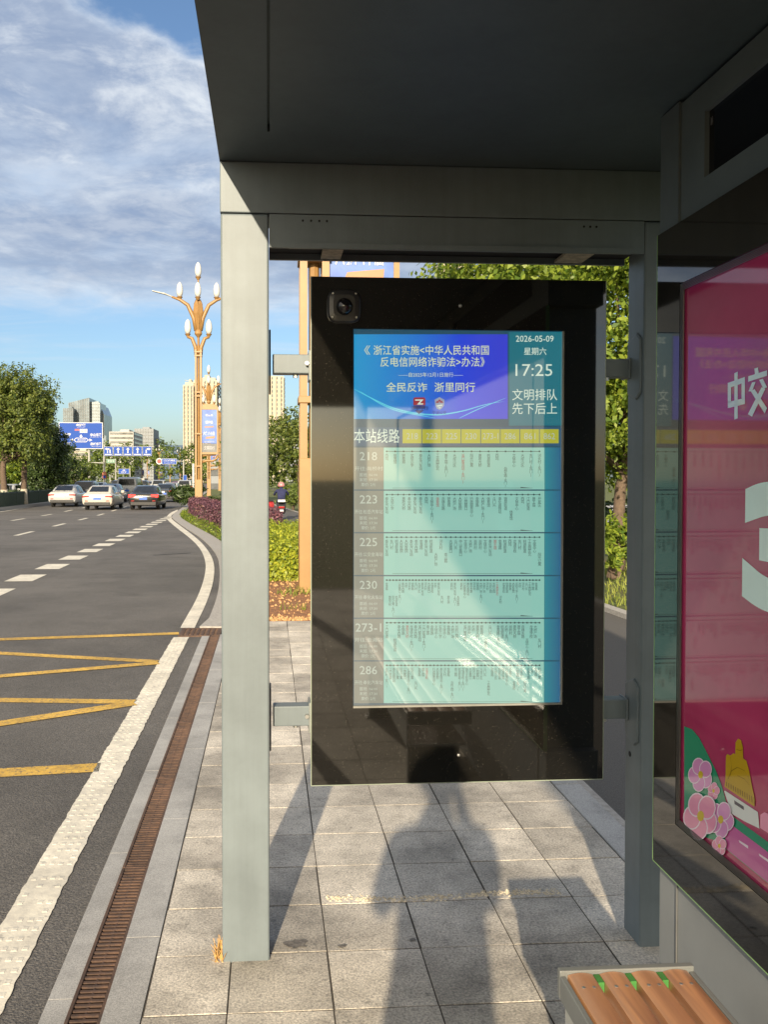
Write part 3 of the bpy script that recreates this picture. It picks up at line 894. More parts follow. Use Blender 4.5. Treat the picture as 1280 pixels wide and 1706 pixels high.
# the six route rows
NAMES = ['奉化汽车站', '城市文化中心', '大成路口', '体育馆', '锦屏街道', '岳林东路', '中山东路口', '金钟路', '行政服务中心', '大桥广场', '开发区', '长岭公园',
         '萧王庙', '溪口客运站', '江口街道', '方桥', '西坞', '奉化高铁站', '人民医院', '实验小学', '奉中西路', '银泰城', '桃源街道', '公园路口', '东门村', '南山路', '惠政大桥', '尚桥村',
         '工业园区北', '河头村', '文体中心', '大成小区', '金海路', '斗门头', '阳光公寓', '龙津学校']
ROWS = [('218', '村', 19, 745, 816, 9), ('223', '站', 28, 817, 887, 9), ('225', '站', 32, 888, 958.5, 22), ('230', '站', 48, 959.5, 1029.5, 34), ('273-1', '站', 38, 1030.5, 1100.5, 5), ('286', '站', 43, 1101.5, 1172, 11)]
DEST = ['尚桥村', '松岙汽车站', '公交金海站', '奉化火车站', '金海站', '奉化汽车站']
for ri, (no, _, n, y0, y1, cur) in enumerate(ROWS):
    sh = -1 * ri * .25                               # left edge stays plumb
    layer(1)
    mb = MB(); rect(mb, 590, 639.3, y0 + .6, y1 - .6); mb.build('route_panel', SC['grey'], scr, fix=False)
    mb = MB(); rect(mb, 639.6, 908 - ri * .2, y0 + .6, y1 - .6); mb.build('stop_panel', SC['row'], scr, fix=False)
    mb = MB(); rect(mb, 908.5 - ri * .2, 935, y0 + .6, y1 - .6); mb.build('side_panel', SC['side'], scr, fix=False)
    layer(2)
    mb = MB(); w = 29 if len(no) == 3 else 43
    write(mb, no, 614 - w / 2, 614 + w / 2, y0 + 8, y0 + 22, fn, bold=.004)
    w = 4.6 * (len(DEST[ri]) + 3); write(mb, '开往:' + DEST[ri], max(591, 614 - w), min(638, 614 + w), y0 + 32, y0 + 39, fn)
    for q, s_ in enumerate(('首班: 06:00', '末班: 17:30', '票价: 2元')):
        hw = (15, 15, 12)[q]; write(mb, s_, 614 - hw, 614 + hw, y0 + 43 + q * 8.2, y0 + 49 + q * 8.2, fn, res=1)
    mb.build('route_writing', SC['pale'], scr, fix=False)
    mb, mr_ = MB(), MB()
    yl = y0 + 7
    xs = [644.5 + (899.5 - 644.5) * k / (n - 1) for k in range(n)]
    rect(mb, 643, 901, yl - .45, yl + .45)
    r_ = 1.55
    cs = min(5.4, (255 / (n - 1)) * .78)
    for k, x in enumerate(xs):
        mb.poly([S(x + r_ * math.cos(t * math.pi / 4), yl + r_ * math.sin(t * math.pi / 4)) for t in range(8)])
        if rnd.random() < .04: continue
        nm = rnd.choice(NAMES); nm = nm if rnd.random() > .15 else nm + '(东门)'
        yy = yl + 4 + (22 if rnd.random() < .06 else 0)
        nm = nm[:9]; hgt = min(cs * 1.02 * len(nm), y1 - 4 - yy)
        write(mr_ if k == cur else mb, '\n'.join(nm), x - cs / 2, x + cs / 2, yy, yy + hgt, fn, res=1)
    rect(mb, 654, 888, y1 - 3.2, y1 - 2.7); pol_ = [S(868, y1 - 4.6), S(888, y1 - 2.9), S(868, y1 - 2.9)]; mb.poly(pol_)
    mb.build('stop_list', SC['ink'], scr, fix=False)
    if mr_.v: mr_.build('current_stop', SC['red'], scr, fix=False)

# camera dome, screws, latch
cp = at_y(573, 511, YG)
mb = MB(); ring = []
def sq(r, y, k=4.5):
    pts = []
    for q in range(32):
        a = 2 * math.pi * q / 32; c_, s_ = math.cos(a), math.sin(a)
        d_ = (abs(c_) ** k + abs(s_) ** k) ** (-1 / k); pts.append((cp.x + r * d_ * c_, y, cp.z + r * d_ * s_))
    return pts
mb.loft([sq(.052, YG + .001), sq(.052, YG - .010), sq(.047, YG - .016), sq(.034, YG - .018)])
cb_ = mb.build('camera_housing', pmat('camera_black', (.02, .02, .022), rough=.3, var=.1), disp, smooth=False)
mb = MB(); prof = [(.027 * math.cos(a), YG - .016 - .026 * math.sin(a)) for a in [i * math.pi / 2 / 8 for i in range(8)]] + [(.001, YG - .042)]
mb.lathe(prof, (cp.x, 0, cp.z - .003), 20, axis='Y'); mb.build('camera_dome', pmat('smoked_dome', (.008, .008, .01), rough=.06, ior=1.6), cb_, smooth=True)
for dx, dz in ((-.036, .038), (.036, .038), (-.038, -.036), (.038, -.036)):
    mb = MB(); mb.lathe([(.0035, YG - .0165), (.003, YG - .0185)], (cp.x + dx, 0, cp.z + dz), 10, axis='Y'); mb.build('screw', M['steel'], cb_)
for px, py in ((767, 509.5), (764.5, 1258)):
    q = at_y(px, py, YG); mb = MB(); mb.lathe([(.0055, YG), (.0055, YG - .002), (.004, YG - .004), (.001, YG - .0045)], (q.x, 0, q.z), 12, axis='Y'); mb.build('screw', M['steel'], disp, smooth=True)
for px in (575, 950):
    q = at_y(px, 1305, YG + .05); mb = MB(); mb.box(q.x - .017, q.x + .017, YG + .03, YG + .06, GZ0 - .010, GZ0 + .003); mb.build('latch', M['case'], disp, bevel=.002)
# hanger arms: square tubes, end plates, bolts
for py0, py1 in ((590, 622), (1177, 1210)):
    z1, z0 = at_y(480, py0, 2.745).z, at_y(480, py1, 2.745).z
    mb = MB(); mb.box(.012, GX0 - .004, 2.745, 2.80, z0, z1); arm = mb.build('hanger_arm', M['paint'], disp, bevel=.003)
    mb = MB(); mb.box(GX0 - .008, GX0 - .0005, 2.735, 2.815, z0 - .022, z1 + .012); mb.build('end_plate', M['case'], arm, bevel=.002)
    mb = MB(); mb.lathe([(.007, 2.728), (.007, 2.7445)], (GX0 - .014, 0, z1 - .03), 6, axis='Y'); mb.build('bolt', M['steel'], arm)
    mb = MB(); mb.lathe([(.008, z0 - .011), (.008, z0)], (.085, 2.77, 0), 6); mb.build('bolt', M['steel'], arm)
    mb = MB(); mb.box(.0005, .006, 2.70, 2.78, z0 - .065, z1 + .07); mb.build('wall_plate', M['paint'], arm, bevel=.003)
for py0, py1 in ((598, 628), (1166, 1198)):
    z1, z0 = at_y(1030, py0, 2.745).z, at_y(1030, py1, 2.745).z
    mb = MB(); mb.box(GX1 + .004, 1.172, 2.745, 2.80, z0, z1); arm = mb.build('hanger_arm', M['paint'], disp, bevel=.003)
    mb = MB(); mb.lathe([(.008, z0 - .011), (.008, z0)], (GX1 + .02, 2.76, 0), 6); mb.build('bolt', M['steel'], arm)
    # plate welded to the post's side, with its bead
    ya, yb = 2.678, 2.772
    mb = MB(); c_ = .018
    out = [(ya + .03, z0 - .075), (yb, z0 - .05), (yb, z1 + .05), (ya + .03, z1 + .075), (ya, z1 + .055), (ya, z0 - .055)]
    mb.prism([(1.1805, y, z) for y, z in out], (-.006, 0, 0)); mb.build('wall_plate', M['paint'], arm, bevel=.002)
    mb = MB(); lp = [(1.1795, y, z) for y, z in out]; lp.append(lp[0])
    lp2 = []
    for a_, b_ in zip(lp, lp[1:]):
        for t in range(6): lp2.append((1.1795, a_[1] + (b_[1] - a_[1]) * t / 6 + rnd.uniform(-.0012, .0012), a_[2] + (b_[2] - a_[2]) * t / 6 + rnd.uniform(-.0012, .0012)))
    mb.tube(lp2, [rnd.uniform(.0025, .0045) for _ in lp2], 6); mb.build('weld_bead', M['paint'], arm, smooth=True)
    mb = MB(); mb.box(1.168, 1.1735, 2.74, 2.806, z0 - .004, z1 + .004); mb.build('end_plate', M['paint'], arm, bevel=.002)

# small hole low in the right post, tuft of dry grass at the left post
q = at_x(1050, 1256, 1.1805)
mb = MB(); mb.lathe([(.009, 1.1800), (.009, 1.1815)], (0, q.y, q.z), 14, axis='X'); mb.build('post_hole', M['dark'], shelter)
mb = MB()
for i in range(60):
    x, y = -.155 + rnd.gauss(0, .008), YF + rnd.uniform(-.004, .06); h_ = rnd.uniform(.012, .05); dx, dy = rnd.gauss(0, .014), rnd.gauss(0, .014)
    w = .0018; mb.add([(x - w, y, -.006), (x + w, y, -.006), (x + dx + w * .4, y + dy, h_), (x + dx - w * .4, y + dy, h_)], [(0, 1, 2, 3)])
o = mb.build('dry_grass_tuft', pmat('straw', (.46, .27, .09), rough=.9, island=.4), fix=False)
tag(o, 'small tuft of dry straw coloured grass at the foot of the sunlit post', 'grass tuft')

# ================================================================== THE ADVERTISING LIGHT BOX
XG = 1.036
box = thing('advertising_lightbox', 'long glazed advertising case with crimson poster on grey plinth', 'advertising case', (1.15, .4, 0))
mb = MB(); mb.box(1.056, 1.25, -1.62, 2.2, .46, 2.143); mb.build('case', M['paint'], box)
M['plinth'] = pmat('plinth_grey', (.24, .255, .265), rough=.5, var=.05, scale=4)
mb = MB(); mb.box(1.052, 1.25, -1.62, 2.148, .0, .46); mb.box(1.050, 1.252, 2.151, 2.243, .0, .46)
mb.build('plinth', M['plinth'], box, bevel=.002)
mb = MB(); mb.box(1.048, 1.0505, 2.1415, 2.1475, .0, .458); mb.build('trim', M['steel'], box)
gy1, gz0, gz1 = 2.2545, .467, 2.144
py1, pz0, pz1, py0 = 2.128, .614, 1.988, -1.5
mb = MB()
mb.box(XG, XG + .012, py1, gy1, gz0, gz1); mb.box(XG, XG + .012, -1.62, py0, gz0, gz1)
mb.box(XG, XG + .012, py0, py1, gz0, pz0); mb.box(XG, XG + .012, py0, py1, pz1, gz1)
M['glassdust'] = pmat('dusty_dark_glass', (.024, .021, .017), rough=.04, ior=1.75, var=.3, scale=6, col2=(.012, .011, .0095), dust=((.22, .19, .14), 120, .15, .4))
cg = mb.build('cover_glass', M['glassdust'], box)
M['greenedge'] = pmat('green_glass_edge', (.30, .50, .20), rough=.2, var=.1)
mb = MB(); mb.box(XG - .0005, XG + .0125, gy1, gy1 + .0025, gz0, gz1); mb.box(XG - .0005, XG + .0125, -1.62, gy1, gz0 - .0025, gz0)
mb.build('glass_edge', M['greenedge'], cg)
mb = MB()
for k in range(5):
    o_ = .002 + k * .0036
    mb.box(XG + .0005, XG + .004, py1 - o_ - .0011, py1 - o_, pz0 + o_, pz1 - o_); mb.box(XG + .0005, XG + .004, py0, py1 - o_, pz0 + o_, pz0 + o_ + .0014); mb.box(XG + .0005, XG + .004, py0, py1 - o_, pz1 - o_ - .0014, pz1 - o_)
mb.build('trim_reflections', pmat('trim_reflections', (.16, .155, .145), rough=.3, metal=.5, var=.1), box)  # poster edge trim, its repeated reflections built as extra thin strips


def printed(n, *c, **k): return pmat(n, srgb(*c), rough=.05, ior=1.55, var=.04, scale=3, **k)


PX_ = [XG + .0075]
def Pp(px, py): return at_x(px, py, PX_[0])
def cr6(x, y): return (1090 + x * .19937, 1180 + y * .19937)
def lay(k): PX_[0] = XG + .0075 - .0003 * k
mb = MB(); lay(0); x = PX_[0]
mb.poly([(x, py0, pz0), (x, py1, pz0), (x, py1, pz1), (x, py0, pz1)])
poster = mb.build('poster', pmat('poster_crimson', srgb(190, 62, 108), rough=.05, ior=1.6, var=.1, scale=1.4, col2=srgb(158, 42, 84)), box, fix=False)
PC = {'green': printed('print_green', 40, 150, 112), 'pink': printed('print_pink', 238, 150, 185), 'mauve': printed('print_mauve', 225, 150, 205), 'line': printed('print_line', 245, 225, 238),
      'gold': printed('print_gold', 196, 160, 30), 'goldline': printed('print_gold_line', 130, 100, 20), 'white': printed('print_white', 222, 228, 226), 'dark': printed('print_dark', 60, 60, 80),
      'road': printed('print_road', 205, 100, 165), 'letter': printed('print_letters', 222, 240, 236), 'yellow': printed('print_yellow', 220, 190, 40)}
def shape(name, pts, mat, k, parent=poster):
    lay(k); m_ = MB(); m_.poly([Pp(*cr6(*p)) for p in pts]); return m_.build(name, mat, parent, fix=False)
def band(name, za, zb, ya, mat, k):
    lay(k); x = PX_[0]; m_ = MB(); m_.poly([(x, py0, za), (x, ya, za), (x, ya, zb), (x, py0, zb)]); return m_.build(name, mat, poster, fix=False)
# ground bands run on along the poster
zof = lambda c: Pp(*cr6(*c)).z
yof = lambda c: Pp(*cr6(*c)).y
band('green_band', pz0 + .036, zof((700, 930)), yof((440, 900)), PC['green'], 1)
band('road_band', zof((800, 1330)), zof((800, 1085)), yof((600, 1100)), PC['road'], 2)
shape('hill', [(255, 1020), (255, 150), (320, 175), (380, 245), (450, 380), (520, 520), (570, 650), (610, 800), (640, 960), (560, 1120)], PC['green'], 3)
for k, (a_, b_) in enumerate((((710, 1100), (790, 1150)), ((878, 1213), (975, 1275)))):
    shape('road_dash', [a_, b_, (b_[0], b_[1] + 24), (a_[0] + 6, a_[1] + 20)], PC['line'], 3)
lay(3); x = PX_[0]; m_ = MB(); zc_ = (zof((800, 1330)) + zof((800, 1085))) / 2 + .01
for k in range(16):
    yy = 1.48 - k * .19; m_.poly([(x, yy - .09, zc_ - .012), (x, yy, zc_ - .012), (x, yy, zc_ + .006), (x, yy - .09, zc_ + .006)])
m_.build('road_dash', PC['line'], poster, fix=False)
shape('white_building', [(588, 690), (600, 690), (872, 868), (884, 1005), (760, 945), (650, 880), (618, 780)], PC['white'], 4)
shape('window', [(672, 768), (752, 820), (756, 852), (676, 800)], PC['dark'], 5)
shape('pink_vehicle', [(890, 1000), (892, 890), (925, 868), (1010, 905), (1015, 1080)], PC['pink'], 4)
shape('statue', [(592, 655), (600, 585), (604, 400), (616, 382), (640, 395), (668, 375), (682, 385), (684, 285), (706, 253), (732, 268), (746, 330), (748, 420), (776, 440), (800, 530), (820, 640), (848, 770), (842, 822)], PC['gold'], 5)
lay(6); m_ = MB()
for k in range(13):
    t = k / 12; a_ = (606 + 228 * t, 612 + 130 * t); b_ = (606 + 232 * t, 650 + 145 * t)
    m_.poly([Pp(*cr6(a_[0], a_[1])), Pp(*cr6(a_[0] + 6, a_[1] + 4)), Pp(*cr6(b_[0] + 6, b_[1] + 4)), Pp(*cr6(b_[0], b_[1]))])
for pts in ([(620, 590), (650, 520), (700, 490), (760, 520), (800, 600)], [(690, 340), (715, 350), (740, 345)], [(640, 400), (650, 480), (640, 560)], [(700, 560), (760, 590), (800, 640)]):
    for a_, b_ in zip(pts, pts[1:]): m_.poly([Pp(*cr6(*a_)), Pp(*cr6(*b_)), Pp(*cr6(b_[0] + 2, b_[1] + 5)), Pp(*cr6(a_[0] + 2, a_[1] + 5))])
m_.build('statue_lines', PC['goldline'], poster, fix=False)


def flower(cx_, cy_, r, mat, k, n=5, rot=0.3, sq_=.8):
    l0, l1, l2 = MB(), MB(), MB()
    for i in range(n):
        a = rot + 2 * math.pi * i / n
        ox, oy = cx_ + math.cos(a) * r * .55 * sq_, cy_ + math.sin(a) * r * .62
        for m_, s_, kk in ((l0, 1.13, k), (l1, 1.0, k + .15)):
            lay(kk + i * .36)
            m_.poly([Pp(*cr6(ox + math.cos(t) * r * .5 * s_ * sq_, oy + math.sin(t) * r * .55 * s_)) for t in [q * math.pi / 9 for q in range(18)]])
    lay(k + 2)
    l2.poly([Pp(*cr6(cx_ + math.cos(t) * r * .22 * sq_, cy_ + math.sin(t) * r * .27)) for t in [q * math.pi / 7 for q in range(14)]])
    o = l0.build('flower', PC['line'], poster, fix=False); l1.build('petals', mat, poster, fix=False); l2.build('flower_heart', PC['yellow'], poster, fix=False)


flower(500, 690, 60, PC['pink'], 6, rot=1.2)
flower(392, 555, 118, PC['mauve'], 8, rot=.6)
flower(560, 930, 128, PC['mauve'], 11, rot=.2)
flower(548, 1150, 70, PC['pink'], 14, rot=.9)
flower(392, 900, 165, PC['pink'], 17, rot=.5)
lay(2); fp = lambda px, py: Pp(px, py)
mb = MB()
for q in ([(1224.5, 622), (1230, 619), (1230, 697), (1224.5, 699)], [(1213.5, 638), (1242, 628), (1242, 637), (1213.5, 647)], [(1213.5, 670), (1242, 663), (1242, 673), (1213.5, 680)],
          [(1213.5, 647), (1219, 645), (1219, 669), (1213.5, 671)], [(1236.5, 639), (1242, 637), (1242, 663), (1236.5, 665)]):
    mb.poly([Pp(a, b) for a, b in q])
mb.build('lettering', PC['letter'], poster, fix=False); mb = MB(); lay(2.4)
for k, q in enumerate(([(1258, 614), (1264, 612), (1265, 622), (1259, 624)], [(1247.5, 627), (1279, 617), (1279, 626), (1247.5, 636)], [(1254, 637), (1260, 636), (1254, 652), (1248, 652)], [(1266, 633), (1272, 631), (1279, 645), (1273, 648)],
          [(1270, 645), (1276, 648), (1254, 694), (1247, 690)], [(1252, 652), (1258, 648), (1279, 680), (1275, 689)])):
    lay(2.4 + k * .1); mb.poly([Pp(a, b) for a, b in q])
mb.build('lettering', PC['letter'], poster, fix=False)
A_ = at_x(1238, 905, PX_[0]); ztop, zbot = at_x(1250, 802, PX_[0]).z, at_x(1250, 1012, PX_[0]).z
mb = MB(); write(mb, '3', 0, 1, 0, 1, lambda a, b: Vector((PX_[0], A_.y - a * .27, ztop + (zbot - ztop) * b)), bold=.06, res=8)
mb.build('lettering', PC['letter'], poster, fix=False)

# ================================================================== THE BENCH
bench = thing('bench', 'slatted wooden bench with grey steel frame beside the advertising case', 'bench', (.74, .85, 0))
bx0, bx1, by0, by1, bzt = .614, .868, -.06, 1.725, .478
M['frame'] = pmat('bench_frame_grey', (.16, .17, .165), rough=.4, var=.05)
sw = (bx1 - bx0 - 3 * .0145) / 4
for k in range(4):
    x = bx0 + k * (sw + .0145); mb = MB(); q_ = [(x, bzt - .032)] + [(x + sw * (1 - math.cos(math.pi * a / 16)) / 2, bzt - .0045 * (math.cos(math.pi * a / 16)) ** 2 - (.003 if a in (0, 16) else 0)) for a in range(17)] + [(x + sw, bzt - .032)]
    mb.prism([(a, by0, b) for a, b in q_], (0, by1 - by0, 0)); sl = mb.build('slat', M['wood'], bench, smooth=True); sl.data.set_sharp_from_angle(angle=RAD(50))
    for y_ in (by0 + .05, by1 - .05):
        for dx_ in (.3, .7):
            mb = MB(); mb.lathe([(.0038, bzt - .003), (.0038, bzt - .0003), (.002, bzt + .0001)], (x + sw * dx_, y_, 0), 10); mb.build('screw', M['steel'], bench)
    if k < 3:
        mb = MB(); mb.box(x + sw + .001, x + sw + .0135, by1 - .03, by1 - .001, bzt - .028, bzt - .004); mb.build('spacer', pmat('green_spacer', (.05, .20, .04), rough=.6), bench)
mb = MB()
mb.box(bx0 - .016, bx1 + .016, by1 + .001, by1 + .017, bzt - .055, bzt + .004); mb.box(bx0 - .016, bx1 + .016, by0 - .017, by0 - .001, bzt - .055, bzt + .004)
mb.box(bx0 - .016, bx0 - .004, by0, by1, bzt - .055, bzt - .006); mb.box(bx1 + .004, bx1 + .016, by0, by1, bzt - .055, bzt - .006)
mb.build('frame', M['frame'], bench, bevel=.002)
mb = MB(); mb.box(bx0 - .012, bx0 - .006, by0 + .02, by1 - .02, bzt - .16, bzt - .057); mb.box(bx0, bx1, by0 + .02, by1 - .02, bzt - .16, bzt - .150)
mb.build('apron', pmat('apron_grey', (.34, .35, .33), rough=.4, var=.04), bench)
for y in (by0 + .12, by1 - .16):
    mb = MB(); mb.box(bx0 + .01, bx1 - .01, y, y + .04, 0, bzt - .152); mb.box(bx0 - .01, bx1 + .01, y - .02, y + .06, 0, .008); mb.build('leg', M['frame'], bench, bevel=.002)


# ================================================================== PEOPLE
def skin_body(name, joints, edges, mat, parent=None, loc=(0, 0, 0), sub=2, root=None):
    me = bpy.data.meshes.new(name); keys = list(joints); ix = {k: i for i, k in enumerate(keys)}
    me.from_pydata([joints[k][0] for k in keys], [(ix[a], ix[b]) for a, b in edges], [])
    o = bpy.data.objects.new(name, me); C.objects.link(o); o.location = loc
    if parent: o.parent = parent
    s_ = o.modifiers.new('skin', 'SKIN'); s_.use_smooth_shade = True; s_.branch_smoothing = .4
    lay_ = me.skin_vertices[0].data
    for k in keys:
        r = joints[k][1]; lay_[ix[k]].radius = r if isinstance(r, tuple) else (r, r)
        lay_[ix[k]].use_root = (k == root)
    b = o.modifiers.new('sub', 'SUBSURF'); b.levels = sub; b.render_levels = sub
    me.materials.append(mat)
    return o


M['cloth'] = pmat('dark_cloth', (.05, .055, .07), rough=.9, scale=60, var=.2)
M['skin'] = pmat('skin', (.50, .31, .22), rough=.5, var=.06)
M['hair'] = pmat('black_hair', (.015, .013, .012), rough=.45, scale=80)
px0, py_ = -.085, -.38
J = {'pelvis': ((px0, py_, .90), (.165, .12)), 'waist': ((px0, py_, 1.05), (.15, .11)), 'chest': ((px0, py_ + .01, 1.24), (.17, .12)), 'collar': ((px0, py_ + .02, 1.36), (.10, .08)),
     'neck': ((px0, py_ + .04, 1.425), .052), 'jaw': ((px0, py_ + .065, 1.49), (.066, .075)), 'brow': ((px0, py_ + .06, 1.565), (.075, .09)), 'crown': ((px0, py_ + .05, 1.625), (.055, .065))}
E_ = [('pelvis', 'waist'), ('waist', 'chest'), ('chest', 'collar'), ('collar', 'neck'), ('neck', 'jaw'), ('jaw', 'brow'), ('brow', 'crown')]
for s, n in ((-1, 'l'), (1, 'r')):
    hx = .034
    J.update({'sh' + n: ((px0 + s * .185, py_ + .01, 1.33), .062), 'el' + n: ((px0 + s * .195, py_ + .12, 1.09), .046), 'wr' + n: ((s * .055, -.085, 1.375), .030),
              'pa' + n: ((s * .050, -.060, 1.425), (.036, .018)),
              'hip' + n: ((px0 + s * .095, py_, .82), .095), 'kn' + n: ((px0 + s * .10, py_ + .02, .47), .06), 'an' + n: ((px0 + s * .105, py_ - .02, .09), .045), 'toe' + n: ((px0 + s * .13, py_ + .15, .035), .038)})
    E_ += [('chest', 'sh' + n), ('sh' + n, 'el' + n), ('el' + n, 'wr' + n), ('wr' + n, 'pa' + n), ('pelvis', 'hip' + n), ('hip' + n, 'kn' + n), ('kn' + n, 'an' + n), ('an' + n, 'toe' + n)]
    for f in range(4):                       # fingers curl round the back of the phone
        z_ = 1.44 + .019 * f; l_ = (.9, 1, .97, .8)[f]
        J.update({f'f{f}a{n}': ((s * .050, -.042, z_), .0085), f'f{f}b{n}': ((s * (.050 - .024 * l_), -.036, z_ + .006), .0078)})
        E_ += [('pa' + n, f'f{f}a{n}'), (f'f{f}a{n}', f'f{f}b{n}')]
    J.update({'ta' + n: ((s * .050, -.068, 1.455), .0105), 'tb' + n: ((s * .034, -.062, 1.485), .009)})
    E_ += [('pa' + n, 'ta' + n), ('ta' + n, 'tb' + n)]
ph = skin_body('person', J, E_, M['cloth'], sub=1, root='pelvis')
tag(ph, 'standing photographer whose shadow falls across the paving and display', 'person')
mb = MB(); prof = [(.10 * math.cos(a), .12 * math.sin(a)) for a in [-.3 + i * (math.pi / 2 + .28) / 8 for i in range(9)]]
mb.lathe(prof, (px0, py_ + .05, 1.545), 20); o = mb.build('hair', M['hair'], ph, local=True, smooth=True)
mb = MB(); mb.box(-.038, .038, -.030, -.022, 1.425, 1.58); o = mb.build('phone', M['black'], bevel=.003)
tag(o, 'mobile phone held up in both hands by the photographer', 'phone')

# ================================================================== VEGETATION
def leaf_quads(pts, nrm, size, rs, asp=.5, droop=.0):
    """rhombic leaves at pts facing roughly along nrm: vertices and faces"""
    n = len(pts); pts = np.asarray(pts); nrm = np.asarray(nrm)
    nn = nrm + rs.normal(0, .75, (n, 3)); nn /= np.linalg.norm(nn, axis=1)[:, None] + 1e-9
    t = rs.normal(0, 1, (n, 3)); t[:, 2] -= droop
    t -= nn * (t * nn).sum(1)[:, None]; t /= np.linalg.norm(t, axis=1)[:, None] + 1e-9
    b = np.cross(nn, t); s = size * rs.uniform(.65, 1.3, n)[:, None]
    v = np.stack([pts - t * s * .5, pts + b * s * asp * .5 + nn * s * .06, pts + t * s * .5, pts - b * s * asp * .5 + nn * s * .06], 1).reshape(-1, 3)
    f = np.arange(4 * n).reshape(-1, 4)
    return v, f


def mesh_np(name, v, f, mat, parent=None, loc=None):
    me = bpy.data.meshes.new(name)
    me.vertices.add(len(v)); me.vertices.foreach_set('co', np.asarray(v, dtype=np.float32).ravel())
    me.loops.add(f.size); me.loops.foreach_set('vertex_index', f.ravel().astype(np.int32))
    me.polygons.add(len(f)); me.polygons.foreach_set('loop_start', np.arange(0, f.size, 4, dtype=np.int32))
    me.update(calc_edges=True); me.validate(); me.materials.append(mat)
    o = bpy.data.objects.new(name, me); C.objects.link(o)
    if parent: o.parent = parent
    if loc is not None: o.location = loc
    return o


def crown_points(blobs, n, rs):
    """points and outward normals spread through a set of ellipsoids, denser near their skins, clustered in sprays"""
    vol = np.array([b[1][0] * b[1][1] * b[1][2] for b in blobs]) ** .67; pr = vol / vol.sum()
    P, Nn = [], []
    k = max(1, n // 14); idx = rs.choice(len(blobs), k, p=pr)
    d = rs.normal(0, 1, (k, 3)); d /= np.linalg.norm(d, axis=1)[:, None]
    r = rs.uniform(.45, 1.06, k) ** .6
    cen = np.array([b[0] for b in blobs])[idx]; rad = np.array([b[1] for b in blobs])[idx]
    c0 = cen + d * rad * r[:, None]
    for i in range(14):
        P.append(c0 + rs.normal(0, 1, (k, 3)) * rad * .10); Nn.append(d + np.array([0, 0, .5]))
    return np.concatenate(P), np.concatenate(Nn)


def tree(loc, h, blobs, n, lsize, lmat, label, cat='tree', name='broadleaf_tree', group=None, trunk_r=.16, lime=0.0, seed=1, asp=.5, fork=.35, lean=(0, 0)):
    rs = np.random.RandomState(seed); r_ = random.Random(seed)
    t = thing(name, label, cat, loc, 0, group)
    mb = MB(); zf = h * fork
    bend = [(0, 0, -.15), (r_.uniform(-.03, .03) * h * .3 + lean[0] * .3, lean[1] * .3, zf * .35), (r_.uniform(-.05, .05) * h * .3 + lean[0] * .7, lean[1] * .7, zf * .7), (lean[0], lean[1], zf)]
    mb.tube(bend, [trunk_r * 1.35, trunk_r * 1.05, trunk_r * .95, trunk_r * .85], 9)
    for c, rad in blobs[:9]:
        e = Vector(c) + Vector((0, 0, -rad[2] * .25)); b = Vector(bend[-1]) + Vector((0, 0, r_.uniform(-.15, .05) * h * .4))
        m_ = (b + e) / 2 + Vector((r_.uniform(-.1, .1) * h * .2, r_.uniform(-.1, .1) * h * .2, -.03 * h))
        mb.tube([b, m_, e], [trunk_r * .6, trunk_r * .38, trunk_r * .12], 6)
    tr = mb.build('trunk', M['bark'], t, local=True, smooth=True)
    if lime:
        mb = MB(); mb.tube([bend[0], (bend[1][0] * .5, 0, lime * .5), (bend[1][0], bend[1][1], lime)], [trunk_r * 1.40, trunk_r * 1.2, trunk_r * 1.12], 9); mb.build('limewash', M['limewash'], tr, local=True, smooth=True)
    P, Nn = crown_points(blobs, n, rs); v, f = leaf_quads(P, Nn, lsize, rs, asp, .4)
    mesh_np('crown', v, f, lmat, t)
    return t


def blobs_round(cx_, cy_, cz, r, hgt, k, seed):
    r_ = random.Random(seed); out = []
    for i in range(k):
        a = r_.uniform(0, 6.28); u = r_.uniform(-1, 1); q = r_.uniform(.35, .8)
        w = math.sqrt(max(.05, 1 - u * u * .8))
        s = r_.uniform(.34, .52)
        out.append(((cx_ + math.cos(a) * r * q * w, cy_ + math.sin(a) * r * q * w, cz + u * hgt * .36), (r * s, r * s, hgt * s * .42)))
    out.append(((cx_, cy_, cz), (r * .55, r * .55, hgt * .32)))
    return out


LM = {'camphor': leaf_mat('camphor_leaf', (.045, .08, .014), (.19, .225, .04), .35), 'bright': leaf_mat('bright_leaf', (.08, .15, .018), (.30, .37, .04), .45),
      'deep': leaf_mat('deep_leaf', (.022, .045, .012), (.07, .11, .025), .22), 'purple': leaf_mat('purple_leaf', (.055, .02, .035), (.20, .085, .105), .2),
      'lime': leaf_mat('lime_leaf', (.15, .22, .02), (.48, .50, .045), .4), 'mid': leaf_mat('mid_leaf', (.055, .10, .016), (.18, .23, .035), .35),
      'grass': leaf_mat('grass_blade', (.10, .15, .02), (.32, .34, .06), .3, .7)}


def hedge(name, label, pts_fn, n, lsize, lmat, seed, stems=True, asp=.5, group=None):
    rs = np.random.RandomState(seed)
    P, Nn, base, stem_pts = pts_fn(rs, n)
    t = thing(name, label, 'hedge', base, 0, group)
    P = P - np.array(base)
    v, f = leaf_quads(P, Nn, lsize, rs, asp, -.3); mesh_np('foliage', v, f, lmat, t)
    mb = MB()
    for x, y, h_ in stem_pts:
        for q in range(2):
            mb.tube([(x - base[0], y - base[1], gz(y) - .06 - base[2]), (x - base[0] + rs.normal(0, .06), y - base[1] + rs.normal(0, .06), gz(y) + h_ * .75 - base[2])], [.012, .006], 5)
    mb.build('stems', M['bark'], t, local=True)
    return t


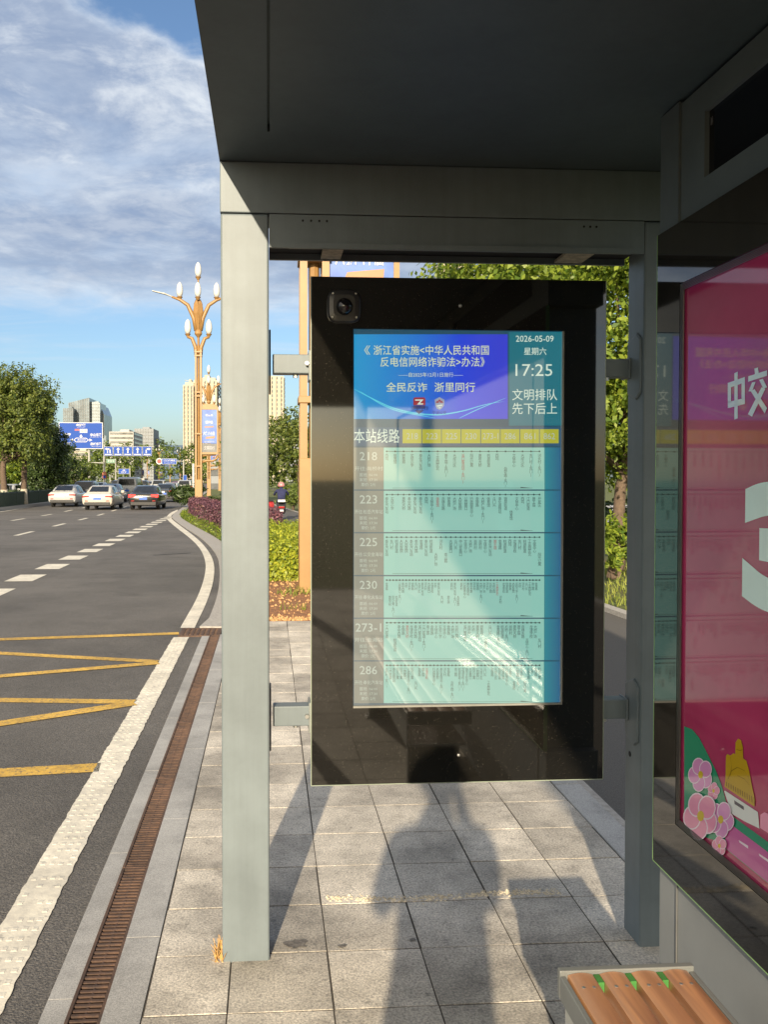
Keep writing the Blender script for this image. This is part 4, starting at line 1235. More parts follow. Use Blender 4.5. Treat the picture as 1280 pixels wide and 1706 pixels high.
def slab_hedge(left, right, h0, h1):
    """leaves over the top and sides of a clipped hedge between two ground lines (functions of y given as polylines)"""
    def fn(rs, n):
        ly = [p[1] for p in left]; lx = [p[0] for p in left]; rx = [p[0] for p in right]; ry = [p[1] for p in right]
        y0, y1 = max(ly[0], ry[0]), min(ly[-1], ry[-1])
        y = rs.uniform(y0, y1, n); L_ = np.interp(y, ly, lx); R_ = np.interp(y, ry, rx)
        g = np.array([gz(q) for q in y])
        H = h0 + (h1 - h0) * (y - y0) / (y1 - y0) + .05 * np.sin(y * 5) * np.cos(y * 2.3) + .03 * np.sin(y * 13)
        w = rs.uniform(0, 1, n)
        sel = rs.uniform(0, 1, n); top = sel < .45; lf = (sel >= .45) & (sel < .75); fr = sel >= .9
        x = np.where(top, L_ + (R_ - L_) * w, np.where(lf, L_, R_)); z = np.where(top, H, H * (.05 + .95 * w))
        y = np.where(fr, y0 + .02, y); L0, R0 = np.interp(y0, ly, lx), np.interp(y0, ry, rx)
        x = np.where(fr, L0 + (R0 - L0) * rs.uniform(0, 1, n), x); z = np.where(fr, h0 * rs.uniform(.05, 1, n), z); g = np.where(fr, gz(y0), g)
        N_ = np.zeros((n, 3)); N_[top, 2] = 1; N_[lf, 0] = -1; N_[~top & ~lf & ~fr, 0] = 1; N_[fr, 1] = -1; N_[:, 2] += .3
        P = np.stack([x, y, z + g], 1) + rs.normal(0, .045, (n, 3))
        st = [(np.interp(q, ly, lx) * (1 - u) + np.interp(q, ry, rx) * u, q, h0) for q in np.arange(y0 + .2, y1, .55) for u in (.2, .8)][:60]
        return P, N_, ((L0 + R0) / 2, (y0 + y1) / 2, gz((y0 + y1) / 2)), st
    return fn


# purple clipped hedge following the kerb, low lime hedge, verge
kr = [p for p in smooth_line(EDGE) if 21 < p[1] < 48]
pl = offset(kr, .85); pr = offset(kr, 1.75)
pl = sorted(pl, key=lambda p: p[1]); pr = sorted(pr, key=lambda p: p[1])
hedge('purple_hedge', 'clipped purple leaved hedge curving along the end of the bus bay', slab_hedge(pl, pr, .80, .74), 17000, .085, LM['purple'], 3)
hedge('purple_hedge', 'low strip of purple shrubs behind the lime hedge below the scooter rider', slab_hedge([(-1.0, 29.5), (-1.0, 31)], [(.38, 29.5), (.38, 31)], .40, .40), 1500, .09, LM['purple'], 13)
hedge('lime_hedge', 'low clipped yellow green hedge in front of the red soil and lamp column', slab_hedge([(-.05, 12.6), (-.3, 16), (-.85, 19.5)], [(1.15, 12.6), (1.15, 16), (1.15, 19.5)], .50, .55), 26000, .062, LM['lime'], 5)
hedge('fringe_plants', 'fringe of yellow green groundcover plants between kerb and purple hedge', slab_hedge(sorted(offset(kr, .46), key=lambda p: p[1]), sorted(offset(kr, .85), key=lambda p: p[1]), .16, .12), 3600, .10, LM['bright'], 8, asp=.25)


def shrub(name, label, loc, rx, ry, h, n, ls, lm, seed, asp=.4, group=None):
    rs = np.random.RandomState(seed); t = thing(name, label, 'shrub', loc, 0, group)
    bl = [((rs.uniform(-.4, .4) * rx, rs.uniform(-.4, .4) * ry, h * rs.uniform(.45, .7)), (rx * .6, ry * .6, h * .38)) for _ in range(5)]
    P, Nn = crown_points(bl, n, rs); v, f = leaf_quads(P, Nn, ls, rs, asp, -.4); mesh_np('foliage', v, f, lm, t)
    mb = MB()
    for k in range(6): mb.tube([(rs.normal(0, .05), rs.normal(0, .05), -.05), (rs.normal(0, rx * .2), rs.normal(0, ry * .2), h * .3), (rs.normal(0, rx * .4), rs.normal(0, ry * .4), h * .65)], [.03, .02, .008], 5)
    mb.build('stems', M['bark'], t, local=True); return t


q = on_ground(318, 836); shrub('spiky_shrub', 'spiky dark green shrub beside the foot of the nearest roadside lamp', (-5.0, 56, gz(56)), 1.4, 1.2, 1.45, 1500, .5, LM['deep'], 21, .14)
shrub('low_shrub', 'low dark green shrub behind the purple hedge near the shelter post', (-2.6, 55, gz(55)), 1.5, 1.2, .95, 900, .2, LM['deep'], 22)
shrub('round_shrub', 'clipped round olive shrub beyond the scooter rider', (1.45, 50, gz(50)), 1.2, 1.2, 1.5, 2600, .14, LM['mid'], 23)
shrub('low_shrub', 'small bright green clump right of the orange lamp foot', (.86, 11.2, -.03), .22, .2, .32, 260, .09, LM['bright'], 24)
shrub('lawn_shrub', 'leafy yellow green shrub with bare forked stems on the lawn behind the display', at_y(1024, 958, 12.9), .55, .55, 1.0, 1500, .11, LM['bright'], 25)
shrub('lawn_shrub', 'dark green shrub behind the leafy lawn shrub under the broad tree', (7.2, 17.0, gz(17)), 1.5, 1.0, 1.15, 1800, .13, LM['deep'], 26)

# tree right behind the display
tree((6.05, 14.6, gz(14.6)), 6.5, blobs_round(-.6, 0, 4.1, 3.3, 5.4, 22, 31), 60000, .115, LM['bright'], 'broad tree with bright sunlit leaves standing behind the display', seed=31, trunk_r=.10, fork=.30, lean=(.15, 0))
# trees seen between sunlit post and display
tree((2.3, 66, gz(66)), 7, blobs_round(0, 0, 4.0, 2.8, 6.4, 14, 32), 6500, .28, LM['camphor'], 'dark bushy tree beyond the path between sunlit post and display', seed=32)
tree((-.6, 74, gz(74)), 7, blobs_round(0, 0, 3.8, 3.4, 6.6, 14, 33), 6500, .30, LM['mid'], 'wide green tree half hidden by the sunlit post beyond the path', seed=33)
tree((7, 70, gz(70)), 9, blobs_round(0, 0, 5, 3.6, 7, 14, 34), 5000, .32, LM['camphor'], 'tall green tree hidden mostly behind the display', seed=34)
# street trees of the median, left
spec = [(at_y(6, 795, 54).x, 54, 9.0, 3.1, 'camphor', 'large camphor tree on the median, nearest of the dark median trees'), (at_y(40, 795, 58).x, 58, 8.7, 2.3, 'camphor', 'second camphor tree on the median with limewashed trunk and sunlit top'),
        (at_y(72, 795, 66).x, 66, 7.1, 2.0, 'deep', 'dark camphor tree on the median whose crown touches the big blue sign'), (at_y(88, 795, 75).x, 75, 5.4, 2.3, 'deep', 'low dark rounded tree on the median beside the sign poles'),
        (at_y(124, 795, 90).x, 90, 4.0, 2.4, 'mid', 'small lighter green tree at the far end of the median')]
for i, (x, y, h_, r_, lm, lab) in enumerate(spec):
    tree((x, y, gz(y)), h_, blobs_round(0, 0, h_ * (.64 if i < 2 else .52), r_, h_ * (.74 if i < 2 else .96), 18, 40 + i), 20000 if i < 3 else 9000, .20, LM[lm], lab, group='trees along the median', seed=50 + i, trunk_r=.19, lime=1.15 if i < 3 else 0, fork=.36, name='camphor_tree')
for i, (x, y) in enumerate(((-23.0, 75), (-25.5, 96), (-24.4, 86))):
    tree((x, y, gz(y)), 5, blobs_round(0, 0, 2.7, 3.0, 4.9, 12, 70 + i), 4000, .3, LM['bright'], ['bright green tree seen left of the first camphor trunk across the other carriageway', 'bright bushy tree farthest across the other carriageway', 'bright green tree between the camphor trunks across the other carriageway'][i], seed=80 + i, group='trees across the road')


def wood(name, label, x0, x1, y, hs, n, lm, seed, ls=.9, dep=14):
    rs = np.random.RandomState(seed); k = int((x1 - x0) / 5)
    bl = [((x0 + (x1 - x0) * (i + rs.uniform(.1, .9)) / k, y + rs.uniform(-dep, dep), gz(y) + hs * rs.uniform(.35, .62)), (rs.uniform(4, 7), 5, hs * rs.uniform(.28, .42))) for i in range(k)]
    P, Nn = crown_points(bl, n, rs); v, f = leaf_quads(P, Nn, ls, rs, .6)
    o = kind(mesh_np(name, v, f, lm), 'stuff'); o['label'] = label; o['category'] = 'trees'; return o


wood('distant_woodland', 'far belt of green trees beyond the traffic', -68, -18, 300, 17, 9000, LM['mid'], 91)
wood('distant_woodland', 'far belt of trees beyond the path and scooter', -12, 60, 150, 9, 7000, LM['mid'], 92, .6, 6)
# lawn grass near enough to see blades
rs = np.random.RandomState(5); n = 6000
P = np.stack([rs.uniform(4.1, 9, n), rs.uniform(8.5, 16, n), np.zeros(n)], 1); P[:, 2] = [gz(b) - .05 for b in P[:, 1]]
P2 = np.stack([rs.uniform(-.15, 1.5, 1400), rs.uniform(9.7, 12.6, 1400), np.zeros(1400) - .005], 1); P2 = P2[(np.sin(P2[:, 0] * 5) * np.sin(P2[:, 1] * 4 + 1)) > .45]
P3 = np.stack([rs.uniform(-.6, 1.3, 4200), rs.uniform(19.6, 27, 4200), np.zeros(4200)], 1); P3[:, 2] = [gz(b) - .06 for b in P3[:, 1]]
P = np.concatenate([P, P2, P3]); n = len(P)
hh = rs.uniform(.04, .11, n); a = rs.uniform(0, 6.28, n); w = .010
dx = np.stack([np.cos(a) * w, np.sin(a) * w, np.zeros(n)], 1); tip = P + np.stack([rs.normal(0, .03, n), rs.normal(0, .03, n), hh], 1)
v = np.stack([P - dx, P + dx, tip + dx * .2, tip - dx * .2], 1).reshape(-1, 3)
o = kind(mesh_np('grass', v, np.arange(4 * n).reshape(-1, 4), LM['grass']), 'stuff'); o['label'] = 'short yellow green grass on lawn and soil'; o['category'] = 'grass'

# ================================================================== STREET LAMPS
def make_lamp(label):
    t = thing('street_lamp', label, 'street lamp', (0, 0, 0), 0, 'orange flower shaped street lamps')
    A = dict(parent=t, local=True)
    mb = MB(); mb.box(-.205, .205, -.205, .205, -.1, 1.78); mb.box(-.235, .235, -.235, .235, -.1, .06); mb.build('column_base', M['orange'], bevel=.01, **A)
    mb = MB()
    for sx in (-1, 1):
        for sy in (-1, 1): mb.box(sx * .145 - .048, sx * .145 + .048, sy * .145 - .048, sy * .145 + .048, 1.78, 9.2)
    mb.tube([(0, 0, 1.78), (0, 0, 10.0)], .07, 8)
    mb.build('column', M['orange'], **A)
    for z in (2.5, 4.35, 6.5, 6.72, 8.8, 9.02):
        mb = MB(); mb.box(-.215, .215, -.215, .215, z, z + .09); mb.build('collar', M['orange'], bevel=.008, **A)
    # petals and curved branches
    mb = MB()
    for k in range(6):
        a = math.pi * k / 3; c_, s_ = math.cos(a), math.sin(a)
        mb.loft([[(c_ * r - s_ * w * u, s_ * r + c_ * w * u, z + dz) for u, dz in ((-1, 0), (0, -.05), (1, 0), (0, .02))] for r, w, z in ((.08, .08, 10.2), (.16, .16, 10.7), (.26, .19, 11.3), (.24, .13, 11.8), (.12, .03, 12.1))])
    mb.lathe([(.07, 9.9), (.22, 10.1), (.20, 10.25), (.1, 10.4), (.09, 12.5), (.05, 12.6), (.045, 13.25)], (0, 0, 0), 12); mb.build('petals', M['orange'], smooth=False, **A)
    mb = MB()
    for s in (-1, 1):
        mb.tube([(s * .10, 0, 8.9), (s * .16, 0, 9.35), (s * .36, 0, 9.85), (s * .62, 0, 9.95)], [.13, .115, .10, .085], 8)
        mb.tube([(s * .12, 0, 10.3), (s * .25, 0, 11.0), (s * .6, 0, 11.75), (s * 1.05, 0, 12.05), (s * 1.5, 0, 12.2)], [.13, .125, .11, .09, .06], 8)
    mb.build('branches', M['orange'], smooth=True, **A)
    for s in (-1, 1):
        mb = MB(); mb.loft([[(s * 1.45, -.05, 12.17), (s * 1.45, .05, 12.17), (s * 1.45, .05, 12.23), (s * 1.45, -.05, 12.23)], [(s * 1.9, -.12, 12.33), (s * 1.9, .12, 12.33), (s * 1.9, .12, 12.40), (s * 1.9, -.12, 12.40)], [(s * 2.6, -.10, 12.50), (s * 2.6, .10, 12.50), (s * 2.6, .10, 12.54), (s * 2.6, -.10, 12.54)]])
        mb.build('luminaire', M['pole'], **A)
    def globe(x, y, z, k=1.0):
        mb = MB(); mb.lathe([(.07, z - .16), (.10, z - .1), (.16 * k, z)], (x, y, 0), 12); c_ = mb.build('cup', M['orange'], **A)
        mb = MB(); mb.lathe([(.10 * k, z), (.155 * k, z + .16 * k), (.175 * k, z + .30 * k), (.16 * k, z + .48 * k), (.12 * k, z + .64 * k), (.05 * k, z + .74 * k), (.005, z + .78 * k)], (x, y, 0), 14)
        mb.build('globe', M['globe'], c_, local=True, smooth=True)
    globe(0, 0, 13.35, 1.1); 
    for s in (-1, 1): globe(s * 1.05, 0, 12.2, 1.1); globe(s * .60, 0, 10.1, 1.1)
    globe(0, -.27, 12.15, 1.1)
    # advertising box hung on the column
    mb = MB(); z0, z1, x0, x1 = 3.22, 5.90, .10, 1.12
    mb.box(x0, x0 + .06, -.16, .16, z0, z1); mb.box(x1 - .075, x1, -.16, .16, z0, z1); mb.box(x0 + .06, x1 - .075, -.16, .16, z0, z0 + .12); mb.box(x0 + .06, x1 - .075, -.16, .16, z1 - .12, z1)
    mb.prism([(x0, -.16, z1), (x1, -.16, z1), (x1 - .1, -.16, z1 + .16), (x0 + .3, -.16, z1 + .22)], (0, .32, 0))
    fr = mb.build('banner_frame', M['orange'], **A)
    mb = MB(); mb.tube([(.1, 0, 2.75), (.45, 0, 2.86), (.8, 0, 2.84), (1.05, 0, 3.0), (1.1, 0, 3.2)], [.09, .08, .06, .06, .05], 8); mb.tube([(.1, 0, 3.1), (.5, 0, 3.18), (1.0, 0, 3.2)], .05, 8); mb.build('bracket', M['orange'], smooth=True, **A)
    for s in (-1, 1):
        Y = s * .135
        mb = MB(); mb.poly([(x0 + .06, Y, 3.86), (x1 - .075, Y, 3.86), (x1 - .075, Y, z1 - .12), (x0 + .06, Y, z1 - .12)]); fa = mb.build('banner_face', M['banner'], fr, local=True, fix=False)
        mb = MB(); mb.poly([(x0 + .06, Y, z0 + .12), (x1 - .075, Y, z0 + .12), (x1 - .075, Y, 3.83), (x0 + .06, Y, 3.83)]); mb.build('banner_foot', M['banner_foot'], fr, local=True, fix=False)
        mb = MB(); Y2 = s * .142; mid = (x0 + x1) / 2
        W = lambda a, b: (mid + (a if s < 0 else -a), Y2, b)
        for tx, xa, xb, za, zb in (('大第八十届', -.34, .30, 4.53, 4.31), ('运动会', -.22, .22, 5.15, 4.97), ('迎盛会', -.22, .22, 5.52, 5.40), ('文明同行', -.3, .3, 3.70, 3.46), ('乐享美好生活', -.28, .28, 3.98, 3.90)):
            mb = MB(); write(mb, tx, xa, xb, za, zb, W, bold=.03 if za > 4 else 0, res=1); mb.build('banner_writing', M['signwhite'], fr, local=True, fix=False)
        for q in ([(-.22, 4.12), (.30, 4.14), (.31, 4.27), (-.18, 4.22)], [(-.25, 4.75), (.25, 4.77), (.25, 4.84), (-.25, 4.82)]):
            mb = MB(); mb.poly([W(*c) for c in q]); mb.build('banner_tag', M['banner_tag'], fr, local=True, fix=False)
    return t


M['banner'] = pmat('banner_blue', (.025, .085, .36), rough=.4, scale=2.2, col2=(.07, .16, .42))
M['banner_foot'] = pmat('banner_foot_grey', (.10, .105, .105), rough=.4, scale=3)
M['banner_tag'] = pmat('banner_tag_orange', (.40, .17, .08), rough=.5, var=.03)
lamp0 = make_lamp('nearest orange lamp column rising behind the left edge of the display')
lamp0.location = (.60, 11.5, gz(11.5))
for k, (px, y, lab) in enumerate(((331, 50, 'orange lamp whose foot stands in the purple hedge by the bus bay'), (348, 95, 'orange lamp just behind the one standing in the purple hedge'), (366, 134, 'orange lamp half hidden by the left edge of the sunlit post'),
                                  (265, 325, 'far orange lamp left of the small blue direction sign'), (283, 400, 'far orange lamp behind the small blue direction sign'), (300, 345, 'far orange lamp next to the cream tower'),
                                  (245, 420, 'far orange lamp right of the lane arrow signs'), (236, 440, 'far orange lamp below the right turn arrow sign'), (222, 470, 'far orange lamp below the straight ahead arrow signs'))):
    p = at_y(px, 795, y); copy_tree(lamp0, (p.x, y, gz(y)), lab)
mb = MB(); mb.box(.60 - .06 + .045, .60 + .0 + .05, 11.5 - .213, 11.5 - .2055, 1.33, 1.52); o = mb.build('notice_plate', pmat('plate_grey', (.30, .30, .30), rough=.4), lamp0); mb = MB(); mb.box(.60 - .045 + .045, .60 + .035, 11.5 - .215, 11.5 - .2135, 1.37, 1.46); mb.build('notice', M['signwhite'], o)

# ================================================================== SIGNS AND GANTRIES
def gantry_pole(x, y, h, arm_to, arm_z, label, r=.13):
    t = thing('sign_gantry', label, 'sign gantry', (x, y, gz(y))); mb = MB()
    mb.tube([(0, 0, -.1), (0, 0, h)], [r, r * .75], 10); mb.box(-.3, .3, -.3, .3, -.1, .1); mb.build('pole', M['pole'], t, local=True)
    for z in arm_z:
        mb = MB(); mb.tube([(0, 0, z), (arm_to - x, 0, z + .1)], [.085, .07], 8); mb.build('arm', M['pole'], t, local=True)
    return t


def sign_board(name, label, cat, px0, px1, py0, py1, y, mat, k=.06, group=None):
    a, b = at_y(px0, py0, y), at_y(px1, py1, y)
    t = thing(name, label, cat, ((a.x + b.x) / 2, y, b.z), 0, group)
    mb = MB(); mb.box(a.x, b.x, y, y + .06, b.z, a.z); mb.build('board', M['signwhite'], t)
    e = (b.x - a.x) * .012 + .02
    mb = MB(); mb.box(a.x + e, b.x - e, y - .012, y - .001, b.z + e, a.z - e); mb.build('face', mat, t)
    fn = lambda u, v: Vector((a.x + (b.x - a.x) * (u - px0) / (px1 - px0), y - .016, a.z + (b.z - a.z) * (v - py0) / (py1 - py0)))
    return t, fn


YB = 110
t, fn = sign_board('direction_sign', 'large blue direction sign with white road names and arrows', 'road sign', 97.5, 171, 703.5, 748, YB, M['signblue'])
mb = MB()
write(mb, '金钟路', 126, 143, 705.5, 710.5, fn, bold=.03); write(mb, 'Jinzhong Rd', 128, 141, 711, 712.5, fn, res=1)
write(mb, '溪南', 107, 117.5, 721.5, 726, fn, bold=.03); write(mb, 'Xinan', 109, 116, 727, 728.5, fn, res=1)
write(mb, '江北路', 105, 119, 737, 742, fn, bold=.03); write(mb, 'Jiangbei Rd', 106, 118, 743, 744.5, fn, res=1)
write(mb, '中山东路', 150, 169, 721.5, 727, fn, bold=.03); write(mb, 'Zhongshan East Rd', 150, 169, 727.5, 729, fn, res=1)
write(mb, '岳林东路', 150, 169, 737, 742, fn, bold=.03); write(mb, 'Yuelin East Rd', 152, 168, 743, 744.5, fn, res=1)
write(mb, '大川路', 128, 143, 731, 735, fn, bold=.02)
pl_ = lambda pts: mb.poly([fn(*p) for p in pts])
pl_([(131.5, 727.5), (137.5, 727.5), (134.5, 723.5)]); pl_([(133.4, 727.6), (135.6, 727.6), (135.6, 729.3), (133.4, 729.3)])
pl_([(116, 733), (121, 730.5), (121, 735.5)]); pl_([(153.5, 733), (148.5, 730.5), (148.5, 735.5)])
hexa = [(122, 733), (126, 729.3), (143, 729.3), (147.5, 733), (143, 736.7), (126, 736.7)]; inn = [(123.4, 733), (126.6, 730.3), (142.4, 730.3), (146, 733), (142.4, 735.7), (126.6, 735.7)]
for i in range(6): pl_([hexa[i], hexa[(i + 1) % 6], inn[(i + 1) % 6], inn[i]])
pl_([(132.5, 714.5), (145, 714.5), (145, 721), (132.5, 721)])
mb.build('writing', M['signwhite'], t, fix=False)
mb = MB(); fn2 = lambda u, v: fn(u, v) + Vector((0, -.006, 0))
mb.poly([fn2(*p) for p in ((124, 714.5), (132, 714.5), (132, 717.5), (124, 717.5))]); write(mb, 'G15', 134, 143.5, 715.5, 720, fn2, res=1); mb.build('route_badge', M['signred'], t, fix=False)
p = at_y(148, 750, YB + .4); g_ = gantry_pole(p.x, YB + .4, at_y(148, 706, YB).z - gz(YB), at_y(122, 750, YB).x, [at_y(148, 752, YB).z - gz(YB)], 'pale pole and arm carrying the large blue direction sign', .16)
YL = 128
a, b = at_y(173, 744, YL), at_y(252, 760, YL)
p = at_y(173, 795, YL); gantry_pole(p.x, YL + .3, at_y(173, 744, YL).z - gz(YL) + .3, at_y(256, 743, YL).x, [at_y(173, 745.5, YL).z - gz(YL)], 'pale pole whose long arm carries the five lane arrow signs', .15)
p = at_y(148, 795, 124); gantry_pole(at_y(173, 795, 124).x, 124, at_y(173, 760, 124).z - gz(124), at_y(147, 771, 124).x, [at_y(160, 771.5, 124).z - gz(124)], 'low pale pole with short arm left of the lane arrow signs', .14)
ARW = [('U turn and left', 'uturn'), ('second of three straight', 'up'), ('straight', 'up'), ('straight', 'up'), ('right', 'right')]
LABS = ['blue lane sign with curled left turn arrow, beside the gantry pole', 'blue lane sign with straight arrow next to the curled left arrow', 'blue lane sign with straight arrow in the middle of five', 'blue lane sign with straight arrow next to the right turn arrow', 'blue lane sign with white arrow turning right']
for i in range(5):
    x0 = 172.5 + 16.2 * i
    t, fn = sign_board('lane_sign', LABS[i], 'road sign', x0, x0 + 15.2, 744, 759.5, YL, M['signblue'], group='lane arrow signs on one arm')
    mb = MB(); P_ = lambda pts: mb.poly([fn(x0 + u, 744 + v) for u, v in pts])
    if ARW[i][1] == 'up': P_([(6.8, 4.5), (8.8, 4.5), (8.8, 11), (6.8, 11)]); P_([(4.8, 5), (10.8, 5), (7.8, 1.5)])
    elif ARW[i][1] == 'right': P_([(5, 5), (7, 3), (7, 11), (5, 11)]); P_([(5, 5), (6.5, 3), (10, 3), (10, 5)]); P_([(10, 1.5), (13.5, 4), (10, 6.5)])
    else: P_([(9.5, 3), (11.5, 5), (11.5, 11), (9.5, 11)]); P_([(5, 3), (10, 3), (11.5, 5), (5, 5)]); P_([(5.2, 1.5), (5.2, 6.2), (2, 4)]); P_([(5.5, 6), (7, 6), (7, 11), (5.5, 11)])
    P_([(2, 12.3), (13, 12.3), (13, 14), (2, 14)])
    mb.build('arrow', M['signwhite'], t, fix=False)
YD = 205
t, fn = sign_board('direction_sign', 'small blue direction sign with white writing beside a round red emblem', 'road sign', 269.5, 294, 764, 773.5, YD, M['signblue'])
mb = MB(); write(mb, '溪口风景区', 272, 292, 765.5, 769, fn, bold=.02, res=1); write(mb, 'Scenic Area', 273, 291, 770, 772, fn, res=1); mb.build('writing', M['signwhite'], t, fix=False)
c0 = at_y(265, 768.5, YD); t = thing('round_sign', 'round white sign with red middle left of the small blue direction sign', 'road sign', (c0.x, YD, c0.z - .6))
mb = MB(); mb.lathe([(.75, YD), (.75, YD + .06)], (c0.x, 0, c0.z), 24, axis='Y'); mb.build('board', M['signwhite'], t); mb = MB(); mb.lathe([(.5, YD - .02), (.5, YD - .001)], (c0.x, 0, c0.z), 24, axis='Y'); mb.build('emblem', M['signred'], t)
p = at_y(305.5, 795, YD); gantry_pole(p.x, YD + .2, at_y(305, 766, YD).z - gz(YD), at_y(264, 769, YD).x, [at_y(290, 768.5, YD).z - gz(YD)], 'pale pole with arm carrying the small blue direction sign', .2)
p = at_y(322, 795, 74); t = thing('signal_pole', 'short white pole with bracket beside the orange lamp in the hedge', 'pole', (p.x, 74, gz(74))); mb = MB(); mb.tube([(0, 0, -.1), (0, 0, 3.1)], .10, 10); mb.build('pole', M['white'], t, local=True)
mb = MB(); mb.box(.1, .3, -.05, .05, 2.2, 2.26); mb.box(.1, .3, -.05, .05, 1.2, 1.26); mb.build('bracket', M['pole'], t, local=True)
t, fn = sign_board('direction_sign', 'green sign left of the white office block under the lane arrows', 'road sign', 177, 191.5, 765, 771.5, 190, M['signgreen'])
mb = MB(); write(mb, '奉化城区', 179, 190, 766.3, 770, fn, bold=.02, res=1); mb.build('writing', M['signwhite'], t, fix=False)
gantry_pole(at_y(192, 790, 190).x, 190.3, at_y(192, 764, 190).z - gz(190), at_y(178, 766, 190).x, [at_y(180, 766, 190).z - gz(190)], 'thin far pole carrying the green sign', .14)
t, fn = sign_board('direction_sign', 'wide blue sign low above the white van', 'road sign', 197, 215, 781, 789.5, 250, M['signblue'])
mb = MB(); mb.poly([fn(*p) for p in ((203, 784), (209, 784), (206, 782))]); write(mb, '江拔线', 201, 211, 785, 788.3, fn, bold=.02, res=1); mb.build('writing', M['signwhite'], t, fix=False)
gantry_pole(at_y(216, 790, 250).x, 250.3, at_y(216, 780, 250).z - gz(250), at_y(198, 783, 250).x, [at_y(198, 783, 250).z - gz(250)], 'far pole carrying the wide blue sign above the van', .16)
t, fn = sign_board('direction_sign', 'blue panel sign beside the foot of the far lamps', 'road sign', 305, 311, 791.5, 800, 190, M['signblue'])
gantry_pole(at_y(308, 800, 190).x, 190.3, at_y(308, 792, 190).z - gz(190), at_y(306, 793, 190).x, [at_y(306, 793, 190).z - gz(190)], 'thin post behind the blue panel sign', .06)
c0 = at_y(173.5, 795, 126); t = thing('no_parking_sign', 'round red and blue no parking sign below a round orange one', 'road sign', (c0.x, 123.8, 1.5)); Yn = 123.8
for py, mm, nn_ in ((789.5, M['banner_tag'], 'upper_disc'), (794.5, M['signblue'], 'lower_disc')):
    q = at_y(173.5, py, Yn); mb = MB(); mb.lathe([(.30, Yn), (.30, Yn + .02)], (q.x, 0, q.z), 18, axis='Y'); o = mb.build(nn_, M['signred'], t); mb = MB(); mb.lathe([(.21, Yn - .015), (.21, Yn - .001)], (q.x, 0, q.z), 18, axis='Y'); mb.build('disc_middle', mm, o)
# median fence: green railings
fa, fb = on_ground(0, 849), on_ground(82, 838.5)
dv = (fb - fa); fpts = [fa + dv * t for t in np.linspace(-1.3, 2.1, 16)]
t = thing('median_fence', 'dark green fence of close bars along the median', 'fence', fa); mb = MB(); mp_ = MB()
n = 620
for i in range(n):
    p = fa + dv * (-1.3 + 3.4 * i / n); z = gz(p.y); mb.box(p.x - .012, p.x + .012, p.y - .012, p.y + .012, z, z + 1.02)
for z_ in (.12, .95): mb.tube([(p.x, p.y, gz(p.y) + z_) for p in fpts], .028, 5)
M['fence'] = pmat('fence_green', (.035, .06, .045), rough=.5, var=.1)
mb.build('railings', M['fence'], t)
for p in fpts:
    m_ = MB(); m_.box(p.x - .04, p.x + .04, p.y - .04, p.y + .04, gz(p.y) - .1, gz(p.y) + 1.10); m_.build('post', M['fence'], t)
kerb_run([(p.x + .5, p.y) for p in fpts], -.5, -.05, .14, 'kerb', M['kerb_far'])
hd = [(p.x - .35, p.y) for p in fpts]; hl = [(p.x - 1.1, p.y) for p in fpts]
hedge('median_hedge', 'low dark hedge along the median behind the green fence', slab_hedge(hl, hd, .95, .95), 14000, .15, LM['deep'], 15)

# ================================================================== VEHICLES
M['carglass'] = pmat('car_glass', (.012, .014, .016), rough=.05, ior=1.6, var=.2)
M['tyre'] = pmat('tyre', (.018, .018, .018), rough=.85, var=.2)
M['rim'] = pmat('wheel_rim', (.35, .35, .36), rough=.3, metal=.8, var=.1)
M['tail'] = pmat('tail_lamp_red', (.28, .012, .012), rough=.15, var=.1)
M['tail_on'] = pmat('tail_lamp_lit', (.5, .02, .02), rough=.2, var=.1, emit=(1, .05, .04), es=1.0)
M['plate_blue'] = pmat('plate_blue', (.02, .10, .45), rough=.4, var=.02)
M['plate_green'] = pmat('plate_green', (.35, .60, .42), rough=.4, var=.02)
M['trimblack'] = pmat('bumper_black', (.025, .025, .026), rough=.6, var=.15)


def car_paint(n, c, r=.25): return pmat(n, c, rough=r, var=.03, coat=.6)


